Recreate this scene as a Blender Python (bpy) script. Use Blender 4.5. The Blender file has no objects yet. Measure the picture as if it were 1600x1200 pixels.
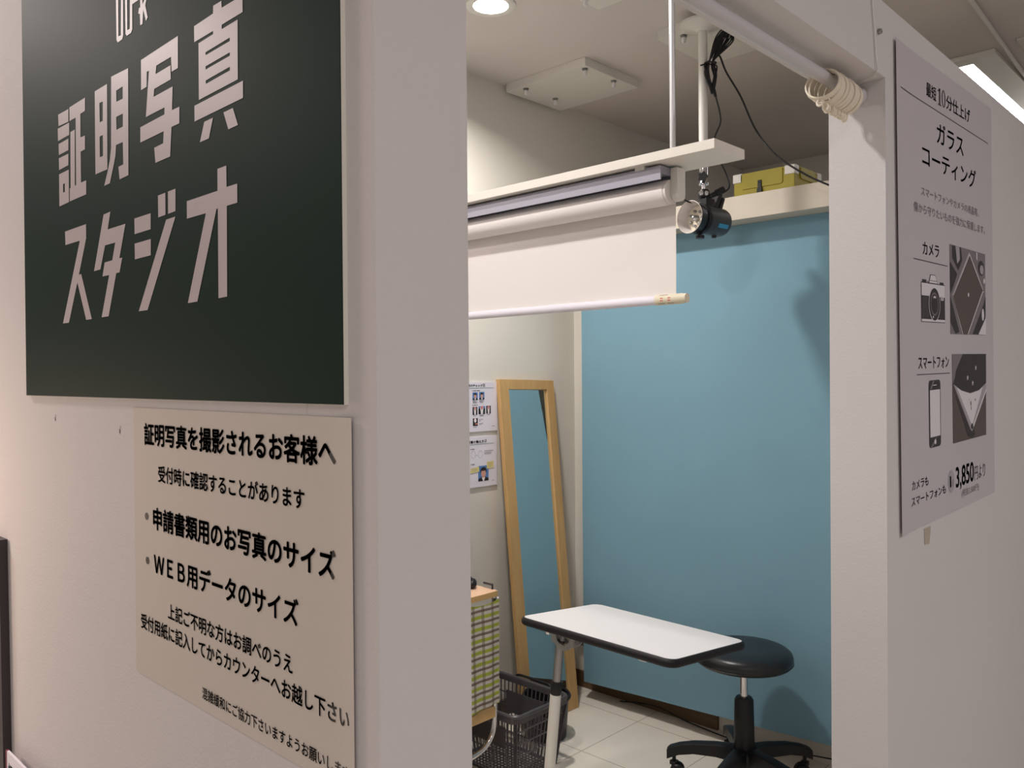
import bpy, bmesh, math, random
from mathutils import Vector, Matrix

random.seed(7)
S = bpy.context.scene
COL = S.collection
V = Vector

# ------------------------------------------------------------------ camera, world, lights, exposure
def lin(c):
    c = c / 255.0
    return c / 12.92 if c <= 0.04045 else ((c + 0.055) / 1.055) ** 2.4

def rgb(r, g, b):
    return (lin(r), lin(g), lin(b), 1.0)

cam_data = bpy.data.cameras.new('camera')
cam_data.sensor_width = 36.0
cam_data.lens = 36.0 * 1297.0 / 1600.0
cam_data.clip_start = 0.02
cam = bpy.data.objects.new('camera', cam_data)
COL.objects.link(cam)
yaw, pitch, roll = 0.80535873, -0.00803954, -0.00780579
fw = V((math.sin(yaw) * math.cos(pitch), math.cos(yaw) * math.cos(pitch), math.sin(pitch)))
r0 = V((math.cos(yaw), -math.sin(yaw), 0))
u0 = r0.cross(fw)
rt = math.cos(roll) * r0 + math.sin(roll) * u0
up = -math.sin(roll) * r0 + math.cos(roll) * u0
mw = Matrix.Identity(4)
for i in range(3):
    mw[i][0], mw[i][1], mw[i][2] = rt[i], up[i], -fw[i]
mw[0][3], mw[1][3], mw[2][3] = -0.379, -0.505, 1.5
cam.matrix_world = mw
S.camera = cam

world = bpy.data.worlds.new('shop_air')
S.world = world
world.use_nodes = True
wbg = world.node_tree.nodes['Background']
wbg.inputs['Color'].default_value = (1.0, 0.93, 0.92, 1)
wbg.inputs['Strength'].default_value = 0.22

S.view_settings.view_transform = 'Standard'
S.view_settings.look = 'None'
S.view_settings.gamma = 1.0
S.view_settings.use_curve_mapping = False
S.view_settings.exposure = 0.0

def area(name, loc, power, size, color, target=None, shape='DISK', size_y=None, spread=180):
    d = bpy.data.lights.new(name, 'AREA')
    d.energy = power
    d.shape = shape
    d.size = size
    if size_y:
        d.size_y = size_y
    d.color = color
    d.spread = math.radians(spread)
    o = bpy.data.objects.new(name, d)
    o.location = loc
    if target is None:
        o.rotation_euler = (0, 0, 0)
    else:
        o.rotation_euler = (V(target) - V(loc)).to_track_quat('-Z', 'Y').to_euler()
    COL.objects.link(o)
    return o

# shop ceiling lights out on the sales floor (behind and left of the camera)
area('shop_light', (-1.6, -1.6, 2.76), 28, 1.3, (1.0, 0.92, 0.915), shape='RECTANGLE', size_y=0.5)
area('shop_light', (1.3, -2.1, 2.76), 27, 1.3, (1.0, 0.965, 0.985), shape='RECTANGLE', size_y=0.5)
area('shop_light', (-0.55, 2.45, 2.76), 45, 0.3, (1.0, 0.89, 0.85))
# warm lamp of the neighbouring counter, low on the left
area('counter_lamp', (-0.42, 1.42, 1.32), 3.0, 0.22, (1.0, 0.74, 0.58), target=(0.0, 1.0, 1.1))
DOWNLIGHT_POWER = 19.5
DOWNLIGHT_COLOR = (1.0, 0.955, 0.915)

# ------------------------------------------------------------------ helpers
ORIGIN = {}

def tag(o, label=None, cat=None, group=None, kind=None):
    if label: o['label'] = label
    if cat: o['category'] = cat
    if group: o['group'] = group
    if kind: o['kind'] = kind
    return o

def thing(name, label, cat, loc=(0, 0, 0), group=None):
    o = bpy.data.objects.new(name, None)
    o.empty_display_size = 0.05
    o.location = loc
    COL.objects.link(o)
    ORIGIN[o.name] = V(loc)
    return tag(o, label, cat, group)

def frame(axis):
    a = V(axis).normalized()
    t = V((0, 0, 1)) if abs(a.z) < 0.9 else V((1, 0, 0))
    x = t.cross(a).normalized()
    return x, a.cross(x).normalized(), a

class MB:
    def __init__(self):
        self.v, self.f, self.m, self.cur = [], [], [], 0
    def add(self, vs, fs):
        n = len(self.v)
        self.v += [tuple(p) for p in vs]
        self.f += [tuple(i + n for i in f) for f in fs]
        self.m += [self.cur] * len(fs)
        return self
    def hexa(self, p):
        return self.add(p, [(3, 2, 1, 0), (4, 5, 6, 7), (0, 1, 5, 4), (1, 2, 6, 5), (2, 3, 7, 6), (3, 0, 4, 7)])
    def box(self, x0, x1, y0, y1, z0, z1):
        return self.hexa([(x0, y0, z0), (x1, y0, z0), (x1, y1, z0), (x0, y1, z0),
                          (x0, y0, z1), (x1, y0, z1), (x1, y1, z1), (x0, y1, z1)])
    def obox(self, c, ax, ay, az):
        c, ax, ay, az = V(c), V(ax), V(ay), V(az)
        return self.hexa([c + sx * ax + sy * ay + sz * az for sz in (-1, 1) for sx, sy in ((-1, -1), (1, -1), (1, 1), (-1, 1))])
    def beam(self, p0, p1, w, t, nrm):
        p0, p1 = V(p0), V(p1)
        d = (p1 - p0)
        n = V(nrm).normalized()
        s = d.cross(n).normalized()
        return self.obox((p0 + p1) / 2, d / 2, s * (w / 2), n * (t / 2))
    def tube(self, pts, r, n=12, caps=True, closed=False):
        P = [V(p) for p in pts]
        R = r if isinstance(r, (list, tuple)) else [r] * len(P)
        k = len(P)
        vs, x = [], None
        for i in range(k):
            if closed:
                t = (P[(i + 1) % k] - P[i - 1])
            else:
                t = (P[min(i + 1, k - 1)] - P[max(i - 1, 0)])
            t.normalize()
            if x is None:
                x = frame(t)[0]
            x = (x - t * x.dot(t)).normalized()
            y = t.cross(x)
            for j in range(n):
                a = 2 * math.pi * j / n
                vs.append(P[i] + R[i] * (math.cos(a) * x + math.sin(a) * y))
        fs = []
        for i in range(k if closed else k - 1):
            i2 = (i + 1) % k
            for j in range(n):
                j2 = (j + 1) % n
                fs.append((i * n + j, i * n + j2, i2 * n + j2, i2 * n + j))
        if caps and not closed:
            fs.append(tuple(reversed(range(n))))
            fs.append(tuple((k - 1) * n + j for j in range(n)))
        return self.add(vs, fs)
    def lathe(self, org, axis, prof, n=32, closed=False):
        x, y, a = frame(axis)
        org = V(org)
        vs, fs = [], []
        for rr, h in prof:
            for j in range(n):
                t = 2 * math.pi * j / n
                vs.append(org + a * h + max(rr, 1e-5) * (math.cos(t) * x + math.sin(t) * y))
        k = len(prof)
        for i in range(k if closed else k - 1):
            i2 = (i + 1) % k
            for j in range(n):
                j2 = (j + 1) % n
                fs.append((i * n + j, i * n + j2, i2 * n + j2, i2 * n + j))
        return self.add(vs, fs)
    def prism(self, poly, fn, c0, c1):
        n = len(poly)
        vs = [fn(a, b, c0) for a, b in poly] + [fn(a, b, c1) for a, b in poly]
        fs = [tuple(reversed(range(n))), tuple(range(n, 2 * n))]
        fs += [(i, (i + 1) % n, n + (i + 1) % n, n + i) for i in range(n)]
        return self.add(vs, fs)
    def flat(self, poly, fn):
        return self.add([fn(a, b) for a, b in poly], [tuple(range(len(poly)))])
    def rect(self, a0, a1, b0, b1, fn):
        return self.flat([(a0, b0), (a1, b0), (a1, b1), (a0, b1)], fn)
    def mesh2d(self, vf, fn):
        return self.add([fn(a, b) for a, b in vf[0]], vf[1])
    def sphere(self, c, r, n=16, m=10, sc=(1, 1, 1)):
        c = V(c)
        vs, fs = [], []
        for i in range(m + 1):
            ph = math.pi * i / m
            for j in range(n):
                t = 2 * math.pi * j / n
                vs.append(c + V((r * sc[0] * math.sin(ph) * math.cos(t), r * sc[1] * math.sin(ph) * math.sin(t), r * sc[2] * math.cos(ph))))
        for i in range(m):
            for j in range(n):
                fs.append((i * n + j, i * n + (j + 1) % n, (i + 1) * n + (j + 1) % n, (i + 1) * n + j))
        return self.add(vs, fs)
    def build(self, name, mats, parent=None, smooth=35, bevel=0, seg=2, fix=True, origin=None):
        me = bpy.data.meshes.new(name)
        pw = V((0, 0, 0))
        if parent is not None:
            pw = ORIGIN[parent.name]
        o_w = V(origin) if origin is not None else pw
        me.from_pydata([V(p) - o_w for p in self.v], [], self.f)
        mats = mats if isinstance(mats, (list, tuple)) else [mats]
        for m in mats:
            me.materials.append(m)
        for p, k in zip(me.polygons, self.m):
            p.material_index = k
        bm = bmesh.new()
        bm.from_mesh(me)
        bmesh.ops.remove_doubles(bm, verts=bm.verts, dist=1e-6)
        if fix:
            bmesh.ops.recalc_face_normals(bm, faces=bm.faces)
        bm.to_mesh(me)
        bm.free()
        if smooth:
            me.shade_smooth()
            me.set_sharp_from_angle(angle=math.radians(smooth))
        o = bpy.data.objects.new(name, me)
        COL.objects.link(o)
        o.location = o_w - pw
        ORIGIN[o.name] = o_w
        if parent is not None:
            o.parent = parent
        if bevel:
            b = o.modifiers.new('bevel', 'BEVEL')
            b.width = bevel
            b.segments = seg
            b.limit_method = 'ANGLE'
            b.angle_limit = math.radians(40)
        return o

def copy_tree(root, offset, label=None):
    c = root.copy()
    COL.objects.link(c)
    c.location = root.location + V(offset)
    if label:
        c['label'] = label
    for ch in list(root.children):
        d = ch.copy()
        COL.objects.link(d)
        d.parent = c
        for g in list(ch.children):
            e = g.copy()
            COL.objects.link(e)
            e.parent = d
    return c

def text2d(s):
    cu = bpy.data.curves.new('lettering', 'FONT')
    cu.body = s
    cu.size = 1.0
    cu.resolution_u = 4
    o = bpy.data.objects.new('lettering', cu)
    COL.objects.link(o)
    dg = bpy.context.evaluated_depsgraph_get()
    dg.update()
    me = bpy.data.meshes.new_from_object(o.evaluated_get(dg))
    vs = [(p.co.x, p.co.y) for p in me.vertices]
    fs = [tuple(p.vertices) for p in me.polygons]
    bpy.data.objects.remove(o)
    bpy.data.curves.remove(cu)
    bpy.data.meshes.remove(me)
    return vs, fs

def text_fit(s, a0, a1, b0, b1, bold=0.0):
    vs, fs = text2d(s)
    if bold:      # heavier strokes: the outlines repeated a hair apart
        n, v0, f0 = len(vs), vs, fs
        vs, fs = [], []
        for k in range(8):
            dx, dy = bold * math.cos(k * math.pi / 4), bold * math.sin(k * math.pi / 4)
            vs += [(x + dx, y + dy) for x, y in v0]
            fs += [tuple(i + n * k for i in f) for f in f0]
    xs = [p[0] for p in vs]
    ys = [p[1] for p in vs]
    x0, x1, y0, y1 = min(xs), max(xs), min(ys), max(ys)
    k = (a1 - a0) / (x1 - x0)
    q = (b1 - b0) / (y1 - y0) if b1 is not None else k
    return [(a0 + (x - x0) * k, b0 + (y - y0) * q) for x, y in vs], fs

def poly_holes(polys):
    """filled 2-d outlines, inner outlines become holes"""
    cu = bpy.data.curves.new('outline', 'CURVE')
    cu.dimensions = '2D'
    cu.fill_mode = 'BOTH'
    for p in polys:
        sp = cu.splines.new('POLY')
        sp.points.add(len(p) - 1)
        for q, (a, b) in zip(sp.points, p):
            q.co = (a, b, 0, 1)
        sp.use_cyclic_u = True
    o = bpy.data.objects.new('outline', cu)
    COL.objects.link(o)
    dg = bpy.context.evaluated_depsgraph_get()
    dg.update()
    me = bpy.data.meshes.new_from_object(o.evaluated_get(dg))
    vs = [(p.co.x, p.co.y) for p in me.vertices]
    fs = [tuple(p.vertices) for p in me.polygons]
    bpy.data.objects.remove(o)
    bpy.data.curves.remove(cu)
    bpy.data.meshes.remove(me)
    return vs, fs

def arc(cx, cy, r, a0, a1, n):
    return [(cx + r * math.cos(math.radians(a0 + (a1 - a0) * i / n)), cy + r * math.sin(math.radians(a0 + (a1 - a0) * i / n))) for i in range(n + 1)]

def rrect(x0, x1, y0, y1, r, n=6):
    return arc(x1 - r, y1 - r, r, 0, 90, n) + arc(x0 + r, y1 - r, r, 90, 180, n) + arc(x0 + r, y0 + r, r, 180, 270, n) + arc(x1 - r, y0 + r, r, 270, 360, n)

def ellipse(cx, cy, rx, ry, n=20):
    return [(cx + rx * math.cos(2 * math.pi * i / n), cy + ry * math.sin(2 * math.pi * i / n)) for i in range(n)]

def smooth_path(pts, n=8):
    P = [V(p) for p in pts]
    out = []
    for i in range(len(P) - 1):
        a, b, c, d = P[max(i - 1, 0)], P[i], P[i + 1], P[min(i + 2, len(P) - 1)]
        for k in range(n):
            t = k / n
            out.append(0.5 * ((2 * b) + (c - a) * t + (2 * a - 5 * b + 4 * c - d) * t * t + (3 * b - a - 3 * c + d) * t ** 3))
    out.append(P[-1])
    return out

# ------------------------------------------------------------------ materials
def mat(name, col, rough=0.6, metal=0.0, bump=None, var=0.0, vscale=3.0, spec=0.5, emit=None, coat=0.0, sheen=0.0):
    m = bpy.data.materials.new(name)
    m.use_nodes = True
    nt = m.node_tree
    b = nt.nodes['Principled BSDF']
    b.inputs['Base Color'].default_value = col
    b.inputs['Roughness'].default_value = rough
    b.inputs['Metallic'].default_value = metal
    b.inputs['Specular IOR Level'].default_value = spec
    b.inputs['Coat Weight'].default_value = coat
    b.inputs['Sheen Weight'].default_value = sheen
    tc = nt.nodes.new('ShaderNodeTexCoord')
    if var:
        n = nt.nodes.new('ShaderNodeTexNoise')
        n.inputs['Scale'].default_value = vscale
        n.inputs['Detail'].default_value = 4
        nt.links.new(tc.outputs['Object'], n.inputs['Vector'])
        r = nt.nodes.new('ShaderNodeValToRGB')
        r.color_ramp.elements[0].position = 0.3
        r.color_ramp.elements[1].position = 0.7
        r.color_ramp.elements[0].color = tuple(c * (1 - var) for c in col[:3]) + (1,)
        r.color_ramp.elements[1].color = tuple(min(1, c * (1 + var)) for c in col[:3]) + (1,)
        nt.links.new(n.outputs['Fac'], r.inputs['Fac'])
        nt.links.new(r.outputs['Color'], b.inputs['Base Color'])
    if bump:
        sc, st = bump
        n = nt.nodes.new('ShaderNodeTexNoise')
        n.inputs['Scale'].default_value = sc
        n.inputs['Detail'].default_value = 3
        nt.links.new(tc.outputs['Object'], n.inputs['Vector'])
        bp = nt.nodes.new('ShaderNodeBump')
        bp.inputs['Strength'].default_value = st
        bp.inputs['Distance'].default_value = 0.002
        nt.links.new(n.outputs['Fac'], bp.inputs['Height'])
        nt.links.new(bp.outputs['Normal'], b.inputs['Normal'])
    if emit:
        b.inputs['Emission Color'].default_value = emit[0]
        b.inputs['Emission Strength'].default_value = emit[1]
    return m

def wood(name, c1, c2, axis, rough=0.5, scale=6.0):
    m = mat(name, c1, rough)
    nt = m.node_tree
    b = nt.nodes['Principled BSDF']
    tc = nt.nodes['Texture Coordinate']
    mp = nt.nodes.new('ShaderNodeMapping')
    sc = [scale * 8] * 3
    sc[axis] = scale * 0.35
    mp.inputs['Scale'].default_value = sc
    n = nt.nodes.new('ShaderNodeTexNoise')
    n.inputs['Scale'].default_value = 1.0
    n.inputs['Detail'].default_value = 5
    n.inputs['Distortion'].default_value = 0.6
    r = nt.nodes.new('ShaderNodeValToRGB')
    r.color_ramp.elements[0].position = 0.25
    r.color_ramp.elements[1].position = 0.75
    r.color_ramp.elements[0].color = c1
    r.color_ramp.elements[1].color = c2
    nt.links.new(tc.outputs['Object'], mp.inputs['Vector'])
    nt.links.new(mp.outputs['Vector'], n.inputs['Vector'])
    nt.links.new(n.outputs['Fac'], r.inputs['Fac'])
    nt.links.new(r.outputs['Color'], b.inputs['Base Color'])
    return m

def math_node(nt, op, a, b=None, c=None):
    n = nt.nodes.new('ShaderNodeMath')
    n.operation = op
    for i, v in enumerate((a, b, c)):
        if v is None:
            continue
        if isinstance(v, (int, float)):
            n.inputs[i].default_value = v
        else:
            nt.links.new(v, n.inputs[i])
    return n.outputs[0]

def band(nt, coord, period, centre, half):
    f = math_node(nt, 'FRACT', math_node(nt, 'DIVIDE', coord, period))
    return math_node(nt, 'COMPARE', f, centre, half)

def mix(nt, fac, a, b):
    n = nt.nodes.new('ShaderNodeMix')
    n.data_type = 'RGBA'
    for s, v in ((n.inputs['Factor'], fac), (n.inputs['A'], a), (n.inputs['B'], b)):
        if isinstance(v, (tuple, float, int)):
            s.default_value = v
        else:
            nt.links.new(v, s)
    return n.outputs['Result']

M = {}
M['wall'] = mat('textured_white_wallpaper', rgb(204, 200, 200), 0.75, bump=(300, 0.22), var=0.015, vscale=2)
M['inner_wall'] = mat('cream_wallpaper', rgb(220, 215, 205), 0.75, bump=(260, 0.15), var=0.01, vscale=2)
M['ceiling'] = mat('ceiling_board', rgb(210, 202, 197), 0.85, bump=(90, 0.12), var=0.015, vscale=3)
M['cream'] = mat('cream_laminate', rgb(202, 193, 178), 0.5, var=0.02, vscale=4)
M['dark_base'] = mat('dark_brown_baseboard', rgb(74, 62, 54), 0.6, var=0.08)
M['brown_wood'] = wood('brown_board', rgb(112, 86, 58), rgb(92, 70, 48), 1, 0.6)
M['green_sign'] = mat('dark_green_sign_face', rgb(26, 45, 38), 0.6, var=0.03, vscale=1.5, spec=0.05)
M['white_print'] = mat('white_sign_lettering', rgb(190, 178, 181), 0.5)
M['sign_edge'] = mat('white_board_edge', rgb(232, 230, 220), 0.6)
M['notice'] = mat('ivory_notice_paper', rgb(198, 190, 181), 0.7, var=0.012, vscale=5)
M['ink'] = mat('black_print', rgb(26, 24, 26), 0.6)
M['poster'] = mat('grey_white_poster_paper', rgb(190, 184, 188), 0.55, var=0.01)
M['poster_ink'] = mat('dark_grey_print', rgb(62, 54, 58), 0.6)
M['poster_pale'] = mat('pale_grey_print', rgb(164, 158, 164), 0.6)
M['poster_soft'] = mat('soft_grey_print', rgb(120, 112, 116), 0.6)
M['poster_light'] = mat('light_print', rgb(215, 212, 216), 0.55)
M['poster_brown'] = mat('brown_grey_print', rgb(84, 72, 68), 0.55)
M['poster_dark'] = mat('near_black_print', rgb(44, 40, 42), 0.55)
M['blue'] = mat('blue_backdrop_paper', rgb(117, 156, 174), 0.8, var=0.02, vscale=3)
M['screen'] = mat('white_screen_cloth', rgb(240, 235, 231), 0.8, var=0.01)
M['alu'] = mat('grey_lilac_aluminium', rgb(158, 158, 170), 0.5, metal=0.35)
M['chrome'] = mat('chrome', rgb(215, 215, 218), 0.12, metal=1.0)
M['steel'] = mat('grey_steel', rgb(150, 150, 150), 0.35, metal=0.9)
M['light_alu'] = mat('pale_aluminium', rgb(196, 196, 198), 0.4, metal=0.6)
M['white_board'] = mat('white_melamine_board', rgb(226, 221, 212), 0.5, var=0.01, vscale=4)
M['white_metal'] = mat('white_painted_metal', rgb(222, 219, 212), 0.4, var=0.01)
M['white_plastic'] = mat('white_plastic', rgb(224, 220, 214), 0.35)
M['black_plastic'] = mat('black_plastic', rgb(25, 24, 27), 0.42, spec=0.35, var=0.05, vscale=20)
M['basket'] = mat('charcoal_basket_plastic', rgb(70, 66, 69), 0.38, var=0.04, vscale=20)
M['rubber'] = mat('black_rubber_edge', rgb(20, 18, 22), 0.5, spec=0.3)
M['vinyl'] = mat('black_vinyl', rgb(26, 28, 32), 0.33, bump=(240, 0.15))
M['laminate'] = mat('white_laminate', rgb(224, 222, 223), 0.4)
M['mirror'] = mat('mirror_glass', rgb(225, 232, 232), 0.015, metal=1.0)
M['pine'] = wood('pale_pine', rgb(188, 148, 94), rgb(199, 162, 108), 2, 0.5, 5)
M['beech'] = wood('pinkish_beech', rgb(218, 178, 148), rgb(226, 190, 160), 0, 0.45, 5)
M['beech_edge'] = wood('beech_edge', rgb(196, 158, 104), rgb(206, 170, 116), 0, 0.5, 5)
M['ring'] = mat('ivory_plastic_ring', rgb(226, 216, 196), 0.35)
M['rod'] = mat('grey_white_curtain_rod', rgb(196, 192, 196), 0.32, var=0.01)
M['yellow'] = mat('yellow_box_plastic', rgb(164, 150, 18), 0.5, var=0.03)
M['foam'] = mat('white_foam_board', rgb(226, 222, 232), 0.6)
M['photo_blue'] = mat('photo_blue', rgb(86, 128, 186), 0.5)
M['skin'] = mat('photo_skin', rgb(212, 158, 140), 0.6)
M['pink'] = mat('photo_pink', rgb(206, 130, 124), 0.6)
M['hair'] = mat('photo_black', rgb(34, 30, 32), 0.6)
M['white_photo'] = mat('photo_white', rgb(232, 226, 230), 0.6)
M['note_yellow'] = mat('sticky_note_yellow', rgb(222, 208, 140), 0.6)
M['teal_print'] = mat('teal_rule', rgb(96, 128, 132), 0.6)
M['grey_print'] = mat('grey_small_print', rgb(150, 146, 156), 0.6)
M['red_print'] = mat('red_print', rgb(206, 74, 62), 0.6)
M['ivory_label'] = mat('ivory_label', rgb(222, 214, 190), 0.55)
M['brand_blue'] = mat('blue_badge', rgb(62, 150, 190), 0.4)
M['refl'] = mat('reflector_silver', rgb(205, 198, 194), 0.5, metal=0.3)
M['lamp_face'] = mat('lamp_socket_cream', rgb(206, 196, 178), 0.5)
M['flash_body'] = mat('dark_grey_flash_body', rgb(58, 60, 64), 0.42, var=0.04, vscale=15)
M['lit'] = mat('lit_diffuser', rgb(255, 252, 245), 0.5, emit=((1.0, 0.96, 0.9, 1), 14))
M['tube_lit'] = mat('lit_tube', rgb(255, 255, 255), 0.5, emit=((0.97, 0.98, 1.0, 1), 16))
M['grey_dark'] = mat('dark_grey_paint', rgb(58, 52, 54), 0.5)
M['brown_cabinet'] = mat('dull_brown_cabinet', rgb(120, 106, 84), 0.6)
M['dark_red'] = mat('dark_red_edge', rgb(110, 24, 44), 0.5)
M['mark'] = mat('dark_wall_mark', rgb(120, 108, 108), 0.8)
M['tape'] = mat('yellowed_tape', rgb(176, 164, 148), 0.5)
M['nylon'] = mat('clear_nylon_cord', rgb(206, 200, 196), 0.35)

nt = M['screen'].node_tree
tl = nt.nodes.new('ShaderNodeBsdfTranslucent')
tl.inputs['Color'].default_value = rgb(240, 235, 231)
ms = nt.nodes.new('ShaderNodeMixShader')
ms.inputs['Fac'].default_value = 0.12
nt.links.new(nt.nodes['Principled BSDF'].outputs[0], ms.inputs[1])
nt.links.new(tl.outputs[0], ms.inputs[2])
nt.links.new(ms.outputs[0], nt.nodes['Material Output'].inputs['Surface'])

# floor: large pale vinyl tiles
fm = mat('pale_floor_tile', rgb(206, 198, 184), 0.4, spec=0.4)
nt = fm.node_tree
bs = nt.nodes['Principled BSDF']
sx = nt.nodes.new('ShaderNodeSeparateXYZ')
nt.links.new(nt.nodes['Texture Coordinate'].outputs['Object'], sx.inputs[0])
gx = band(nt, math_node(nt, 'ADD', sx.outputs[0], -2.583 + 38.6 + 0.193), 0.386, 0.5, 0.005)
gy = band(nt, math_node(nt, 'ADD', sx.outputs[1], -1.60 + 38.6 + 0.193), 0.386, 0.5, 0.005)
g = math_node(nt, 'MAXIMUM', gx, gy)
nz = nt.nodes.new('ShaderNodeTexNoise')
nz.inputs['Scale'].default_value = 7
nz.inputs['Detail'].default_value = 8
nt.links.new(nt.nodes['Texture Coordinate'].outputs['Object'], nz.inputs['Vector'])
base = mix(nt, nz.outputs['Fac'], rgb(222, 213, 200), rgb(236, 228, 216))
nt.links.new(mix(nt, g, base, rgb(168, 156, 140)), bs.inputs['Base Color'])
M['floor'] = fm

# plaid curtain cloth: brown lines and broken green bands across, grey bands down
pm = mat('plaid_cloth', rgb(196, 190, 182), 0.85)
nt = pm.node_tree
bs = nt.nodes['Principled BSDF']
sx = nt.nodes.new('ShaderNodeSeparateXYZ')
nt.links.new(nt.nodes['Texture Coordinate'].outputs['Object'], sx.inputs[0])
X = math_node(nt, 'ADD', sx.outputs[0], 10.0)
Z = math_node(nt, 'ADD', sx.outputs[2], 10.0)
c = mix(nt, band(nt, Z, 0.0415, 0.62, 0.15), rgb(200, 194, 186), rgb(160, 172, 60))
vb = band(nt, X, 0.046, 0.5, 0.14)
c = mix(nt, math_node(nt, 'MULTIPLY', vb, 0.62), c, rgb(112, 104, 84))
c = mix(nt, math_node(nt, 'MULTIPLY', band(nt, Z, 0.0415, 0.15, 0.11), 0.85), c, rgb(98, 76, 66))
nt.links.new(c, bs.inputs['Base Color'])
M['plaid'] = pm

# ------------------------------------------------------------------ the room
def struct(mb, name, m, bevel=0):
    return tag(mb.build(name, m, smooth=0 if not bevel else 35, bevel=bevel), kind='structure')

TW = 0.095           # thickness of the partition walls
JX = 1.0415          # right side of the doorway
WT = 2.112           # top of the partitions
CZ = 2.80            # ceiling
struct(MB().box(-4.0, 6.5, -4.5, 4.5, -0.06, 0.0), 'floor', M['floor'])
struct(MB().box(-4.0, 6.5, -4.5, 4.5, CZ, CZ + 0.06), 'ceiling', M['ceiling'])
w = MB()
w.box(0, TW, 0, TW, 0, WT)
w.box(TW, JX, 0, TW, 1.99, WT)
w.box(JX, 5.2, 0, TW, 0, WT)
struct(w, 'wall_front', M['wall'])
struct(MB().box(0, TW, TW + 0.0005, 2.08, 0, WT), 'wall_left', M['wall'])
struct(MB().box(-0.0, 4.44, 2.08, 2.17, 0, CZ), 'wall_back', M['inner_wall'])
struct(MB().box(2.75, 3.05, TW, 2.08, 0, 2.0965), 'wall_right', M['inner_wall'])
struct(MB().box(4.44, 4.54, TW, 2.17, 0, CZ), 'wall_far', M['inner_wall'])
struct(MB().box(2.736, 2.75, 1.30, 2.08, 0, 0.075), 'baseboard_right', M['brown_wood'])
struct(MB().box(TW, 2.736, 2.066, 2.08, 0, 0.07), 'baseboard_back', M['dark_base'])

# ------------------------------------------------------------------ hall of the shop: counter end left of the sign wall
t = thing('wall_panel', 'dull brown panel with a dark front post at the far left edge', 'panel', (-0.006, 0.9, 0))
MB().box(-0.0115, -0.0005, 0.958, 1.62, 0.001, 1.250).build('side_panel', M['brown_cabinet'], t)
MB().hexa([(-0.012, 0.898, 0.001), (-0.0005, 0.898, 0.001), (-0.0005, 0.957, 0.001), (-0.012, 0.957, 0.001),
           (-0.012, 0.934, 1.258), (-0.0005, 0.934, 1.258), (-0.0005, 0.984, 1.258), (-0.012, 0.984, 1.258)]).build('post', M['grey_dark'], t)

# board low on the left wall
L = lambda off: (lambda a, b: (-off, -a, b))      # sign wall: a runs to the right along the wall, b is height
t = thing('notice_plate', 'white notice plate with a dark red left edge low on the far left wall', 'notice', (-0.0135, 0.70, 0.70))
MB().box(-0.0160, -0.0125, 0.485, 0.890, 0.65, 0.951).build('plate', M['foam'], t)
MB().box(-0.0163, -0.0125, 0.890, 0.896, 0.65, 0.951).build('edge_strip', M['dark_red'], t)
for y in (0.51, 0.86):
    MB().lathe((-0.0125, y, 0.68), (1, 0, 0), [(0, 0), (0.006, 0), (0.006, 0.012 if y < 0.85 else 0.0004), (0, 0.012 if y < 0.85 else 0.0004)], 12).build('spacer', M['steel'], t)
q = MB()
q.mesh2d(text_fit('証', -0.883, -0.862, 0.906, 0.937, 0.01), L(0.0163))
q.mesh2d(text_fit('明', -0.850, -0.829, 0.902, 0.933, 0.01), L(0.0163))
q.build('lettering', M['poster_ink'], t, smooth=0, fix=False)

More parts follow.
